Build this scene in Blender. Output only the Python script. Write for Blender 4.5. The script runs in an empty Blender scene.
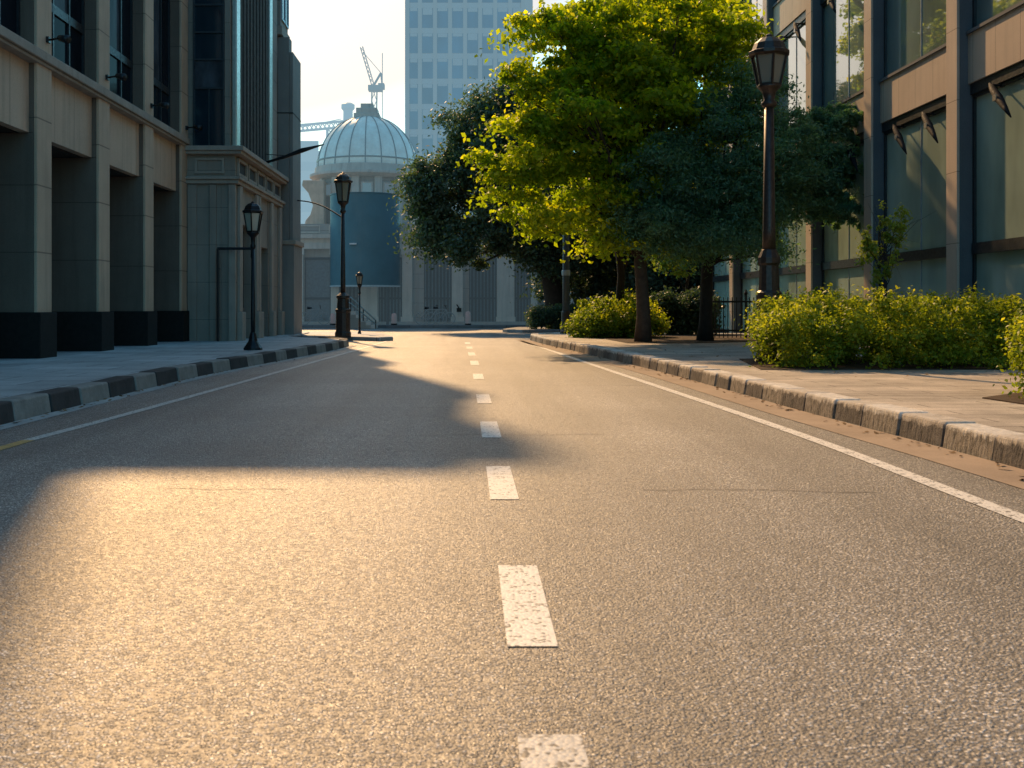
import bpy, math, random
import numpy as np
from mathutils import Vector

sc = bpy.context.scene
COL = sc.collection
PI = math.pi
F, CX, CY = 1100.0, 470.0, 308.0          # focal length in pixels, vanishing point of the street
def at(px, py, Y):                        # a point of the place from its bearing and its distance
    return ((px - CX) * Y / F, Y, 1.0 + (CY - py) * Y / F)
AZ, EL = math.radians(16), math.radians(37)
SUN = Vector((-math.sin(AZ) * math.cos(EL), math.cos(AZ) * math.cos(EL), math.sin(EL)))
PZ = 0.16                                 # pavement height

# ------------------------------------------------------------------ nodes
def new_mat(name):
    m = bpy.data.materials.new(name); m.use_nodes = True
    nt = m.node_tree; nt.nodes.clear()
    out = nt.nodes.new('ShaderNodeOutputMaterial')
    return m, nt, out
def N(nt, t, **kw):
    n = nt.nodes.new(t)
    for k, v in kw.items():
        if k.startswith('i_'):
            n.inputs[k[2:].replace('_', ' ')].default_value = v
        else: setattr(n, k, v)
    return n
def L(nt, a, b): nt.links.new(a, b)
def pos(nt, scale=(1, 1, 1), rot=(0, 0, 0)):
    g = N(nt, 'ShaderNodeNewGeometry'); mp = N(nt, 'ShaderNodeMapping')
    mp.inputs['Scale'].default_value = scale; mp.inputs['Rotation'].default_value = rot
    L(nt, g.outputs['Position'], mp.inputs['Vector']); return mp.outputs['Vector']
def noise(nt, vec, scale, detail=4, rough=.55):
    n = N(nt, 'ShaderNodeTexNoise'); n.inputs['Scale'].default_value = scale
    n.inputs['Detail'].default_value = detail; n.inputs['Roughness'].default_value = rough
    L(nt, vec, n.inputs['Vector']); return n.outputs['Fac']
def ramp(nt, fac, stops):
    r = N(nt, 'ShaderNodeValToRGB'); e = r.color_ramp.elements
    while len(e) < len(stops): e.new(.5)
    for el, (p, c) in zip(e, stops):
        el.position = p; el.color = (c[0], c[1], c[2], 1) if hasattr(c, '__len__') else (c, c, c, 1)
    L(nt, fac, r.inputs['Fac']); return r.outputs['Color']
def mixc(nt, fac, a, b, mode='MIX'):
    m = N(nt, 'ShaderNodeMix', data_type='RGBA', blend_type=mode)
    for s, v in ((0, fac), (6, a), (7, b)):
        if hasattr(v, 'links') or hasattr(v, 'is_linked'): L(nt, v, m.inputs[s])
        else: m.inputs[s].default_value = v if s == 0 else (v[0], v[1], v[2], 1)
    return m.outputs[2]
def math_(nt, op, a, b=0.0, c=0.0):
    m = N(nt, 'ShaderNodeMath', operation=op)
    for i, v in enumerate((a, b, c)):
        if hasattr(v, 'is_linked'): L(nt, v, m.inputs[i])
        else: m.inputs[i].default_value = v
    return m.outputs[0]
def bump(nt, h, strength, dist=.02):
    b = N(nt, 'ShaderNodeBump'); b.inputs['Strength'].default_value = strength
    b.inputs['Distance'].default_value = dist; L(nt, h, b.inputs['Height']); return b.outputs['Normal']
def scalec(c, k): return (c[0] * k, c[1] * k, c[2] * k)
HAZE_C = (.34, .52, .62)
def finish(nt, out, shader, haze=0.0, hc=HAZE_C):  # haze paints distance mist into a material as an even pale blue glow
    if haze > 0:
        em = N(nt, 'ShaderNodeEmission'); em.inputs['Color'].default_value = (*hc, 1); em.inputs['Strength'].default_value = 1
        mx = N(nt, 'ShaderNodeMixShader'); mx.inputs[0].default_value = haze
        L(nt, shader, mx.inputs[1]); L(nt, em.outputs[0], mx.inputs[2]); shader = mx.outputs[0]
    L(nt, shader, out.inputs['Surface'])

MATS = {}
def stone(name, base, rough=.8, var=.25, scale=2.0, bmp=.25, streak=.25, grain=60, haze=0, joints=None, spec=.35):
    """weathered stone, concrete or plaster: large stains, rain streaks and grain; joints=(axis sizes) cuts courses"""
    if name in MATS: return MATS[name]
    m, nt, out = new_mat(name)
    p = pos(nt)
    big = noise(nt, p, scale, 6, .6)
    st = noise(nt, pos(nt, (3.5, 3.5, .22)), 1.6, 5, .6)
    gr = noise(nt, p, grain, 3, .6)
    c = ramp(nt, big, [(.25, scalec(base, 1 - var)), (.75, scalec(base, 1 + var * .7))])
    c = mixc(nt, math_(nt, 'MULTIPLY', ramp(nt, st, [(.48, 0), (.72, 1)]), streak), c, scalec(base, .35))
    c = mixc(nt, .22, c, ramp(nt, gr, [(.3, scalec(base, .55)), (.7, scalec(base, 1.4))]))
    h = math_(nt, 'ADD', math_(nt, 'MULTIPLY', gr, .4), big)
    if joints:
        sx, sz, w = joints
        g = N(nt, 'ShaderNodeNewGeometry'); sp = N(nt, 'ShaderNodeSeparateXYZ'); L(nt, g.outputs['Position'], sp.inputs[0])
        def line(v, s, off=0):
            fr = math_(nt, 'FRACT', math_(nt, 'DIVIDE', math_(nt, 'ADD', v, 100.0 + off), s))
            return math_(nt, 'LESS_THAN', fr, w / s)
        j = line(sp.outputs['Z'], sz)
        if sx:
            j = math_(nt, 'MAXIMUM', j, line(math_(nt, 'ADD', sp.outputs['X'], sp.outputs['Y']), sx))
        c = mixc(nt, math_(nt, 'MULTIPLY', j, .7), c, scalec(base, .25))
        h = math_(nt, 'SUBTRACT', h, math_(nt, 'MULTIPLY', j, .8))
    b = N(nt, 'ShaderNodeBsdfPrincipled'); b.inputs['Roughness'].default_value = rough
    b.inputs['Specular IOR Level'].default_value = spec
    L(nt, c, b.inputs['Base Color']); L(nt, bump(nt, h, bmp, .015), b.inputs['Normal'])
    finish(nt, out, b.outputs[0], haze); MATS[name] = m; return m

def paint(name, base, rough=.5, metal=0, haze=0, spec=.5, var=.2, scale=9, bmp=.05):
    if name in MATS: return MATS[name]
    m, nt, out = new_mat(name)
    n = noise(nt, pos(nt), scale, 5)
    c = ramp(nt, n, [(.3, scalec(base, 1 - var)), (.7, scalec(base, 1 + var))])
    b = N(nt, 'ShaderNodeBsdfPrincipled'); b.inputs['Metallic'].default_value = metal
    b.inputs['Specular IOR Level'].default_value = spec
    L(nt, c, b.inputs['Base Color'])
    L(nt, ramp(nt, noise(nt, pos(nt), scale * 2.3, 4), [(.3, max(0, rough - .12)), (.7, min(1, rough + .12))]), b.inputs['Roughness'])
    if bmp: L(nt, bump(nt, n, bmp, .01), b.inputs['Normal'])
    finish(nt, out, b.outputs[0], haze); MATS[name] = m; return m

def glass(name, base, rough=.06, var=.4, spec=.6, haze=0, wav=.03, scale=.8, coat=0):
    if name in MATS: return MATS[name]
    m, nt, out = new_mat(name)
    n = noise(nt, pos(nt, (1, 1, .5)), scale, 3)
    c = ramp(nt, n, [(.35, scalec(base, 1 - var)), (.7, scalec(base, 1 + var))])
    b = N(nt, 'ShaderNodeBsdfPrincipled'); b.inputs['Roughness'].default_value = rough
    b.inputs['Specular IOR Level'].default_value = spec; b.inputs['IOR'].default_value = 1.55 if spec > .2 else 1.12
    b.inputs['Coat Weight'].default_value = coat; b.inputs['Coat Roughness'].default_value = .03
    L(nt, c, b.inputs['Base Color'])
    w = noise(nt, pos(nt), 1.1, 2); L(nt, bump(nt, w, wav, .05), b.inputs['Normal'])
    finish(nt, out, b.outputs[0], haze); MATS[name] = m; return m

def leafmat(name, dark, mid, light, transl=.45, tcol=None, rough=.5):
    if name in MATS: return MATS[name]
    m, nt, out = new_mat(name)
    a = N(nt, 'ShaderNodeAttribute', attribute_name='tint')
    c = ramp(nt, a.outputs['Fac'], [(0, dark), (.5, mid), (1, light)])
    b = N(nt, 'ShaderNodeBsdfPrincipled'); b.inputs['Roughness'].default_value = rough
    b.inputs['Specular IOR Level'].default_value = .35
    L(nt, c, b.inputs['Base Color'])
    t = N(nt, 'ShaderNodeBsdfTranslucent')
    tc = mixc(nt, 1, c, tcol or (1.6, 1.5, .5), 'MULTIPLY'); L(nt, tc, t.inputs['Color'])
    mx = N(nt, 'ShaderNodeMixShader'); mx.inputs[0].default_value = transl
    L(nt, b.outputs[0], mx.inputs[1]); L(nt, t.outputs[0], mx.inputs[2])
    finish(nt, out, mx.outputs[0]); MATS[name] = m; return m

# ------------------------------------------------------------------ geometry helpers
class MB:
    def __init__(s): s.v = []; s.f = []; s.smooth = []
    def add(s, vs, fs, smooth=False):
        o = len(s.v); s.v += [tuple(v) for v in vs]
        s.f += [tuple(i + o for i in f) for f in fs]; s.smooth += [smooth] * len(fs); return s
    def box(s, x0, x1, y0, y1, z0, z1):
        v = [(x, y, z) for z in (z0, z1) for x, y in ((x0, y0), (x1, y0), (x1, y1), (x0, y1))]
        return s.add(v, [(3, 2, 1, 0), (4, 5, 6, 7), (0, 1, 5, 4), (1, 2, 6, 5), (2, 3, 7, 6), (3, 0, 4, 7)])
    def prism(s, poly, z0, z1):
        n = len(poly)
        a = sum(poly[i][0] * poly[(i + 1) % n][1] - poly[(i + 1) % n][0] * poly[i][1] for i in range(n))
        if a < 0: poly = poly[::-1]
        v = [(x, y, z0) for x, y in poly] + [(x, y, z1) for x, y in poly]
        return s.add(v, [tuple(range(n - 1, -1, -1)), tuple(range(n, 2 * n))] +
                     [(i, (i + 1) % n, n + (i + 1) % n, n + i) for i in range(n)])
    def tube(s, pts, rad, n=10, caps=True):
        pts = [Vector(p) for p in pts]
        if not hasattr(rad, '__len__'): rad = [rad] * len(pts)
        v = []; up = Vector((0, 0, 1))
        d0 = (pts[1] - pts[0]).normalized()
        u = d0.cross(up) if abs(d0.z) < .95 else d0.cross(Vector((1, 0, 0)))
        u.normalize()
        for i, p in enumerate(pts):
            d = (pts[min(i + 1, len(pts) - 1)] - pts[max(i - 1, 0)]).normalized()
            u = (u - d * u.dot(d)); u.normalize(); w = d.cross(u)
            for k in range(n):
                a = 2 * PI * k / n
                v.append(p + (u * math.cos(a) + w * math.sin(a)) * rad[i])
        f = [(i * n + k, i * n + (k + 1) % n, (i + 1) * n + (k + 1) % n, (i + 1) * n + k)
             for i in range(len(pts) - 1) for k in range(n)]
        if caps: f += [tuple(range(n - 1, -1, -1)), tuple(range((len(pts) - 1) * n, len(pts) * n))]
        return s.add(v, f, n > 8)
    def lathe(s, prof, c=(0, 0, 0), n=16, smooth=True, a0=0.0):
        v = []
        for r, z in prof:
            for k in range(n):
                a = a0 + 2 * PI * k / n; v.append((c[0] + r * math.cos(a), c[1] + r * math.sin(a), c[2] + z))
        m = len(prof)
        f = [(i * n + k, i * n + (k + 1) % n, (i + 1) * n + (k + 1) % n, (i + 1) * n + k) for i in range(m - 1) for k in range(n)]
        f += [tuple(range(n - 1, -1, -1)), tuple(range((m - 1) * n, m * n))]
        return s.add(v, f, smooth)
    def sphere(s, c, r, n=12, m=8):
        prof = [(max(1e-3, math.sin(PI * i / m)), -math.cos(PI * i / m)) for i in range(m + 1)]
        rx = r if hasattr(r, '__len__') else (r, r, r)
        v = [(c[0] + rx[0] * p * math.cos(2 * PI * k / n), c[1] + rx[1] * p * math.sin(2 * PI * k / n), c[2] + rx[2] * z) for p, z in prof for k in range(n)]
        return s.add(v, [(i * n + k, i * n + (k + 1) % n, (i + 1) * n + (k + 1) % n, (i + 1) * n + k) for i in range(m) for k in range(n)], True)
    def build(s, name, mat, parent=None, kind=None, bevel=0.0, loc=None):
        me = bpy.data.meshes.new(name)
        o3 = Vector((0, 0, 0))
        q = parent
        while q is not None: o3 += q.location; q = q.parent
        if loc is not None: o3 = o3 + Vector(loc)
        me.from_pydata([(x - o3.x, y - o3.y, z - o3.z) for x, y, z in s.v], [], s.f)
        me.polygons.foreach_set('use_smooth', s.smooth)
        me.materials.append(mat); me.validate(); me.update()
        o = bpy.data.objects.new(name, me); COL.objects.link(o)
        if parent is not None: o.parent = parent
        if loc is not None: o.location = loc
        if kind: o['kind'] = kind
        if bevel:
            b = o.modifiers.new('bevel', 'BEVEL'); b.width = bevel; b.segments = 2; b.limit_method = 'ANGLE'
            b.angle_limit = math.radians(50)
        return o
def box(x0, x1, y0, y1, z0, z1): return MB().box(x0, x1, y0, y1, z0, z1)
def thing(name, label, cat, loc=(0, 0, 0), group=None):
    o = bpy.data.objects.new(name, None); COL.objects.link(o); o.location = loc
    o.empty_display_size = .3
    o['label'] = label; o['category'] = cat
    if group: o['group'] = group
    return o
def tag(o, label, cat, group=None):
    o['label'] = label; o['category'] = cat
    if group: o['group'] = group
    return o

def spline(pts, step=.5):
    """Catmull-Rom through (x, y) points, by distance along y"""
    P = [Vector((x, y)) for x, y in pts]; P = [P[0] * 2 - P[1]] + P + [P[-1] * 2 - P[-2]]
    out = []
    for i in range(1, len(P) - 2):
        n = max(2, int((P[i + 1] - P[i]).length / step))
        for k in range(n):
            t = k / n; a, b, c, d = P[i - 1:i + 3]
            q = .5 * (2 * b + (c - a) * t + (2 * a - 5 * b + 4 * c - d) * t * t + (3 * b - a - 3 * c + d) * t ** 3)
            out.append((q.x, q.y))
    out.append((P[-2].x, P[-2].y)); return out
def offset(pl, d):
    """shift a polyline sideways: +d to its right when walking along it"""
    out = []
    for i, p in enumerate(pl):
        a = Vector(pl[max(0, i - 1)]); b = Vector(pl[min(len(pl) - 1, i + 1)])
        t = (b - a).normalized(); out.append((p[0] + t.y * d, p[1] - t.x * d))
    return out
def band(pl, d0, d1, z):
    a, b = offset(pl, d0), offset(pl, d1); n = len(pl)
    return MB().add([(x, y, z) for x, y in a] + [(x, y, z) for x, y in b],
                    [(i, n + i, n + i + 1, i + 1) for i in range(n - 1)])
def x_at(pl, y):
    for (x0, y0), (x1, y1) in zip(pl, pl[1:]):
        if min(y0, y1) <= y <= max(y0, y1) and y0 != y1: return x0 + (x1 - x0) * (y - y0) / (y1 - y0)
    return pl[-1][0]

# ------------------------------------------------------------------ world, sun, camera
w = bpy.data.worlds.new('World'); sc.world = w; w.use_nodes = True
nt = w.node_tree; bg = nt.nodes['Background']
sky = nt.nodes.new('ShaderNodeTexSky'); sky.sky_type = 'NISHITA'; sky.sun_disc = False
sky.sun_elevation = EL; sky.sun_rotation = -AZ
sky.air_density = 1.2; sky.dust_density = 2.5; sky.ozone_density = 3.0; sky.altitude = 0
cool = nt.nodes.new('ShaderNodeMix'); cool.data_type = 'RGBA'; cool.blend_type = 'MULTIPLY'; cool.inputs[0].default_value = 1
tc_ = nt.nodes.new('ShaderNodeTexCoord'); dt_ = nt.nodes.new('ShaderNodeVectorMath'); dt_.operation = 'DOT_PRODUCT'
dt_.inputs[1].default_value = SUN; nt.links.new(tc_.outputs['Generated'], dt_.inputs[0])
rp_ = nt.nodes.new('ShaderNodeValToRGB'); nt.links.new(dt_.outputs['Value'], rp_.inputs['Fac'])
rp_.color_ramp.elements[0].position = .835; rp_.color_ramp.elements[0].color = (.64, 1.50, 1.66, 1)
rp_.color_ramp.elements[1].position = .885; rp_.color_ramp.elements[1].color = (.60, .56, .51, 1)
nt.links.new(rp_.outputs['Color'], cool.inputs[7])
nt.links.new(sky.outputs[0], cool.inputs[6]); nt.links.new(cool.outputs[2], bg.inputs['Color']); bg.inputs['Strength'].default_value = .15
sl = bpy.data.lights.new('sun', 'SUN'); sl.energy = 5.0; sl.angle = math.radians(1.0); sl.color = (1, .62, .295)
so = bpy.data.objects.new('sun', sl); COL.objects.link(so); so.rotation_euler = SUN.to_track_quat('Z', 'Y').to_euler()
so.location = (-10, 30, 40)
cd = bpy.data.cameras.new('camera'); cam = bpy.data.objects.new('camera', cd); COL.objects.link(cam)
cam.location = (0, 0, 1.0); cam.rotation_euler = (PI / 2, 0, 0)
cd.sensor_width = 36; cd.lens = 36 * F / 1024
cd.shift_x = (512 - CX) / 1024; cd.shift_y = -(384 - CY) / 1024
cd.clip_end = 6000; cd.clip_start = .05
cd.dof.use_dof = True; cd.dof.focus_distance = 14; cd.dof.aperture_fstop = 7
sc.camera = cam
sc.view_settings.view_transform = 'Standard'; sc.view_settings.look = 'None'; sc.view_settings.exposure = 0

# ------------------------------------------------------------------ materials
def asphalt():
    m, nt, out = new_mat('asphalt')
    p = pos(nt)
    def stones(scale):
        v = N(nt, 'ShaderNodeTexVoronoi'); v.inputs['Scale'].default_value = scale; L(nt, p, v.inputs['Vector'])
        sp = N(nt, 'ShaderNodeSeparateColor'); L(nt, v.outputs['Color'], sp.inputs[0]); return v.outputs['Distance'], sp.outputs
    d1, c1 = stones(82); d2, c2 = stones(150)
    fine = noise(nt, p, 300, 2)
    m1 = ramp(nt, d1, [(.30, 1), (.56, 0)])
    agg = ramp(nt, c1[0], [(0, (.07, .065, .060)), (.35, (.25, .235, .217)), (.75, (.48, .45, .415)), (.92, (.78, .74, .69)), (.985, (.98, .95, .90))])  # the rare palest stones paint sun glints into the colour
    small = ramp(nt, c2[0], [(0, (.02, .019, .018)), (.6, (.06, .056, .052)), (1, (.30, .28, .25))])
    c = mixc(nt, m1, small, agg)
    big = noise(nt, pos(nt, (1, .3, 1)), .9, 5, .6)
    tracks = noise(nt, pos(nt, (1.1, .03, 1)), 1.0, 3)
    cross = noise(nt, pos(nt, (.05, 1, 1)), .55, 4)
    c = mixc(nt, .85, c, ramp(nt, big, [(.3, .6), (.7, 1.2)]), 'MULTIPLY')
    c = mixc(nt, .8, c, ramp(nt, tracks, [(.38, .50), (.62, 1.28)]), 'MULTIPLY')
    c = mixc(nt, .7, c, ramp(nt, cross, [(.35, .75), (.65, 1.2)]), 'MULTIPLY')
    h = math_(nt, 'MULTIPLY', m1, math_(nt, 'ADD', math_(nt, 'MULTIPLY', c1[1], .8), .35))
    h = math_(nt, 'ADD', h, math_(nt, 'MULTIPLY', math_(nt, 'SUBTRACT', 1, d2), .35))
    h = math_(nt, 'ADD', h, math_(nt, 'MULTIPLY', fine, .15))
    b = N(nt, 'ShaderNodeBsdfPrincipled'); L(nt, c, b.inputs['Base Color'])
    b.inputs['Specular IOR Level'].default_value = .95
    L(nt, ramp(nt, c1[2], [(0, .38), (1, .76)]), b.inputs['Roughness'])
    b.inputs['Coat Weight'].default_value = .46; b.inputs['Coat Roughness'].default_value = .55; b.inputs['Coat IOR'].default_value = 1.7; b.inputs['Coat Tint'].default_value = (1, .96, .9, 1)
    L(nt, bump(nt, h, 1.0, .006), b.inputs['Normal']); L(nt, bump(nt, h, .75, .006), b.inputs['Coat Normal'])
    finish(nt, out, b.outputs[0]); return m
M_ASPH = asphalt()
def lanepaint(name, base, wear):
    m, nt, out = new_mat(name)
    p = pos(nt)
    vo = N(nt, 'ShaderNodeTexVoronoi'); vo.inputs['Scale'].default_value = 82; L(nt, p, vo.inputs['Vector'])
    sep = N(nt, 'ShaderNodeSeparateColor'); L(nt, vo.outputs['Color'], sep.inputs[0])
    big = noise(nt, p, 14, 5, .65)
    k = math_(nt, 'ADD', math_(nt, 'MULTIPLY', sep.outputs[0], .6), math_(nt, 'MULTIPLY', big, .95))
    c = ramp(nt, k, [(wear, (.13, .12, .105)), (wear + .07, scalec(base, .8)), (min(1, wear + .4), base)])
    b = N(nt, 'ShaderNodeBsdfPrincipled'); L(nt, c, b.inputs['Base Color']); b.inputs['Roughness'].default_value = .55
    b.inputs['Coat Weight'].default_value = .3; b.inputs['Coat Roughness'].default_value = .5
    h = math_(nt, 'SUBTRACT', 1, vo.outputs['Distance']); L(nt, bump(nt, h, .35, .006), b.inputs['Normal'])
    finish(nt, out, b.outputs[0]); return m
M_WHITE = lanepaint('white_road_paint', (.82, .78, .70), .50)
M_WORN = lanepaint('worn_white_road_paint', (.62, .59, .53), .54)
M_YEL = lanepaint('yellow_road_paint', (.62, .36, .10), .48)
def paving(name, base, sx, sy, joint=.03, rot=0, stain=.35):
    m, nt, out = new_mat(name)
    br = N(nt, 'ShaderNodeTexBrick'); br.offset = .5; br.inputs['Scale'].default_value = 1
    br.inputs['Brick Width'].default_value = sx; br.inputs['Row Height'].default_value = sy
    br.inputs['Mortar Size'].default_value = joint * .5; br.inputs['Mortar Smooth'].default_value = .3
    br.inputs['Bias'].default_value = 0
    br.inputs['Color1'].default_value = (*scalec(base, .82), 1); br.inputs['Color2'].default_value = (*scalec(base, 1.15), 1)
    br.inputs['Mortar'].default_value = (*scalec(base, .38), 1)
    L(nt, pos(nt, rot=(0, 0, rot)), br.inputs['Vector'])
    p = pos(nt); big = noise(nt, p, 1.1, 6, .65); gr = noise(nt, p, 85, 3)
    c = mixc(nt, .9, br.outputs['Color'], ramp(nt, big, [(.28, 1 - stain), (.7, 1.2)]), 'MULTIPLY')
    c = mixc(nt, .6, c, ramp(nt, gr, [(.3, .6), (.7, 1.35)]), 'MULTIPLY')
    b = N(nt, 'ShaderNodeBsdfPrincipled'); L(nt, c, b.inputs['Base Color']); b.inputs['Roughness'].default_value = .68
    h = math_(nt, 'ADD', math_(nt, 'MULTIPLY', math_(nt, 'SUBTRACT', 1, br.outputs['Fac']), 1), math_(nt, 'MULTIPLY', gr, .3))
    L(nt, bump(nt, h, .5, .01), b.inputs['Normal'])
    finish(nt, out, b.outputs[0]); return m
M_PAVE_L = paving('grey_paving', (.40, .41, .40), 1.1, .75)
M_PAVE_R = paving('warm_paving', (.50, .435, .36), 1.3, .3, joint=.022, stain=.6)
M_PAVE_F = paving('far_paving', (.2, .2, .2), 1.2, .8)
M_GUT = stone('gutter_concrete', (.36, .27, .19), var=.35, scale=1.3, streak=.1, bmp=.3)
M_GUT_L = stone('pale_gutter_concrete', (.36, .36, .34), var=.35, scale=1.3, streak=.1)
M_EARTH = stone('earth', (.07, .045, .03), rough=.95, var=.5, scale=6, bmp=.8, streak=0)
M_SEAM = stone('tar_seam', (.15, .125, .10), rough=.6, var=.4, scale=8, streak=0)
M_KERB_G = stone('kerb_grey', (.27, .25, .22), var=.4, scale=5, bmp=.6, streak=.3, grain=45)
M_KERB_B = stone('kerb_black', (.045, .043, .042), var=.5, scale=5, bmp=.5, streak=.1, grain=45)
def oldkerb(name, top, side):
    m, nt, out = new_mat(name)
    p = pos(nt); g = N(nt, 'ShaderNodeNewGeometry'); sp = N(nt, 'ShaderNodeSeparateXYZ'); L(nt, g.outputs['Position'], sp.inputs[0])
    n = noise(nt, p, 9, 7, .7); n2 = noise(nt, pos(nt, (6, 6, 1.2)), 5, 5, .7)
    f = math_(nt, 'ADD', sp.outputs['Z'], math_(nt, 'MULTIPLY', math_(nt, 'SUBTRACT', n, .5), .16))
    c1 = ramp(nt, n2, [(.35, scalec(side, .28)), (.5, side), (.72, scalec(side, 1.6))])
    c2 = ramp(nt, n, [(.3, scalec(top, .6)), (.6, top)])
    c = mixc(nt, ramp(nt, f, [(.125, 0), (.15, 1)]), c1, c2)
    b = N(nt, 'ShaderNodeBsdfPrincipled'); L(nt, c, b.inputs['Base Color']); b.inputs['Roughness'].default_value = .8
    L(nt, bump(nt, math_(nt, 'ADD', n, n2), .9, .02), b.inputs['Normal'])
    finish(nt, out, b.outputs[0]); return m
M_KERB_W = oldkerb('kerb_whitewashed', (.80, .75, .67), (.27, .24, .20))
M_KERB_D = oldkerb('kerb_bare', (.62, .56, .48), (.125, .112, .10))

M_STONE_A = stone('office_stone', (.56, .395, .27), joints=(0, 1.12, .024), scale=.9, streak=.35)
M_PANEL_A = stone('office_panel', (.60, .42, .29), joints=(.95, 9.3, .014), scale=.7, streak=.4)
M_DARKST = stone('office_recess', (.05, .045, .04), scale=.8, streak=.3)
M_REVEAL = stone('shaded_reveal_stone', (.17, .125, .092), joints=(0, 1.12, .014), scale=.9, streak=.4)  # column stone darkened: shade on the columns' sides painted into the colour
M_PLINTH = stone('plinth_granite', (.019, .017, .015), rough=.75, var=.4, scale=12, bmp=.06, streak=0, spec=.15)
M_STONE_B = stone('corner_stone', (.29, .24, .19), joints=(0, .95, .012), scale=1.1, streak=.35)
M_TRIM_B = stone('corner_trim', (.36, .295, .235), scale=2, streak=.4)
M_PIER = stone('pier_stone', (.24, .22, .195), scale=1.0, streak=.3, var=.2)
M_TAN = stone('tan_stone', (.30, .255, .21), joints=(0, .9, .02), scale=1.2)
M_METAL_DK = paint('dark_metal', (.018, .018, .02), .42, .4)
M_FLOOD = paint('matt_black', (.012, .012, .014), .75, 0, spec=.2)
M_LAMP = paint('lamp_black_iron', (.02, .019, .02), .4, .5, var=.3, scale=20)
M_LAMP_BR = paint('lamp_brown_iron', (.06, .042, .034), .42, .45, var=.3, scale=20)
M_FRAME = paint('window_frame', (.03, .033, .037), .45, .3)
M_FRAME_L = paint('pale_frame', (.32, .36, .38), .4, .2)
M_CHROME = paint('polished_metal', (.42, .38, .33), .38, 1.0, var=.08)
M_FIN = paint('dark_fin', (.10, .092, .082), .8, 0, spec=.05)
M_GL_A = glass('office_glass', (.012, .016, .022), spec=.12)
M_GL_CURT = glass('curtained_glass', (.055, .065, .075), spec=.08, scale=3)
M_GL_B = glass('corner_glass', (.014, .028, .038), spec=.6)
M_GL_R = glass('shopfront_glass', (.38, .47, .38), rough=.06, spec=.5, var=.25, wav=.02)
M_GL_R2 = glass('upper_glass', (.22, .28, .25), rough=.03, spec=1.0, var=.3, wav=.02, coat=1.0)
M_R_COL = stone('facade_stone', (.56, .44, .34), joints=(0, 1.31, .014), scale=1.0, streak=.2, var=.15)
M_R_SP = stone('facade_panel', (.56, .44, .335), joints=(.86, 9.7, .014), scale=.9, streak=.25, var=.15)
M_R_SIDE = stone('facade_shade', (.13, .14, .15), scale=1.0, streak=.2)  # shade of the columns' side faces painted in as a bluish grey
H1 = .30
M_DM_WALL = stone('dome_wall', (.34, .31, .27), joints=(0, .75, .02), scale=.6, haze=.07, streak=.4)
M_DM_TRIM = stone('dome_trim', (.56, .48, .39), scale=1.0, haze=.08, streak=.5)
M_DM_WARM = stone('dome_buttress', (.60, .42, .28), scale=2.0, haze=.08, streak=.4)
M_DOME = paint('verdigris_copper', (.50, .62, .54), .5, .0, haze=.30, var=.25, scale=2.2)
M_RIB = paint('dome_rib', (.10, .16, .16), .5, 0, haze=.16)
M_DM_GL = glass('dome_glass', (.05, .07, .08), haze=.25)
M_GATE = paint('gate_slats', (.10, .13, .14), .5, .1, haze=.06)
M_GATE_D = paint('gate_backing', (.03, .04, .045), .6, 0, haze=.06)
M_HOARD = paint('teal_hoarding', (.05, .15, .18), .6, 0, haze=.02, var=.12, scale=.8)
M_HOARD_L = paint('hoarding_rim', (.16, .25, .28), .5, 0, haze=.12)
M_WHITEP = paint('white_plate', (.75, .75, .72), .5)
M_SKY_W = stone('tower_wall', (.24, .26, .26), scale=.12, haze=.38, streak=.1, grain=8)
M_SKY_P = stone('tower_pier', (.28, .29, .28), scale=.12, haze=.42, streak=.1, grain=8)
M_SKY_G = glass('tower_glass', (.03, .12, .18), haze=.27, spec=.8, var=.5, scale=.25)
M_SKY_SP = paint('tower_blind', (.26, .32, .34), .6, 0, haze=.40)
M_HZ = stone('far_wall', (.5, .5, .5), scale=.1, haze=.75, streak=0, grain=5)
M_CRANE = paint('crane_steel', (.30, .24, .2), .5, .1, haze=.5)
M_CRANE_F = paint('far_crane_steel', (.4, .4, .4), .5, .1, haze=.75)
M_BARK = stone('bark', (.085, .058, .04), rough=.9, var=.5, scale=7, bmp=1.0, streak=.6, grain=30)
M_BARK_D = stone('dark_bark', (.035, .028, .022), rough=.9, var=.5, scale=7, bmp=1.0, streak=.6, grain=30)
M_BG = stone('background_brick', (.07, .07, .07), joints=(0, .3, .03), scale=1)
M_RED = paint('red_paint', (.4, .05, .03), .5, haze=.15)
M_GLASS_L = glass('lantern_glass', (.40, .36, .28), rough=.15, spec=.6)
M_LITT = stone('fallen_leaf', (.20, .11, .04), rough=.8, var=.6, scale=40, streak=0)
LF_MAPLE = leafmat('maple_leaf', (.10, .18, .016), (.21, .29, .022), (.50, .52, .04), .65, (2.6, 2.35, .40))
LF_DARK = leafmat('evergreen_leaf', (.04, .075, .055), (.07, .12, .08), (.19, .23, .10), .4, (1.6, 1.6, .6))
LF_FINE = leafmat('fine_leaf', (.085, .165, .11), (.15, .28, .18), (.28, .40, .19), .5, (1.4, 1.5, .6))
LF_HEDGE = leafmat('hedge_leaf', (.08, .14, .014), (.22, .30, .026), (.50, .52, .07), .5, (2.0, 1.8, .5))
LF_YOUNG = leafmat('young_leaf', (.14, .20, .04), (.24, .32, .06), (.42, .46, .10), .5, (1.8, 1.7, .5))
LF_BACK = leafmat('background_leaf', (.03, .06, .045), (.055, .10, .07), (.13, .17, .09), .3, (1.6, 1.6, .6))

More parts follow.
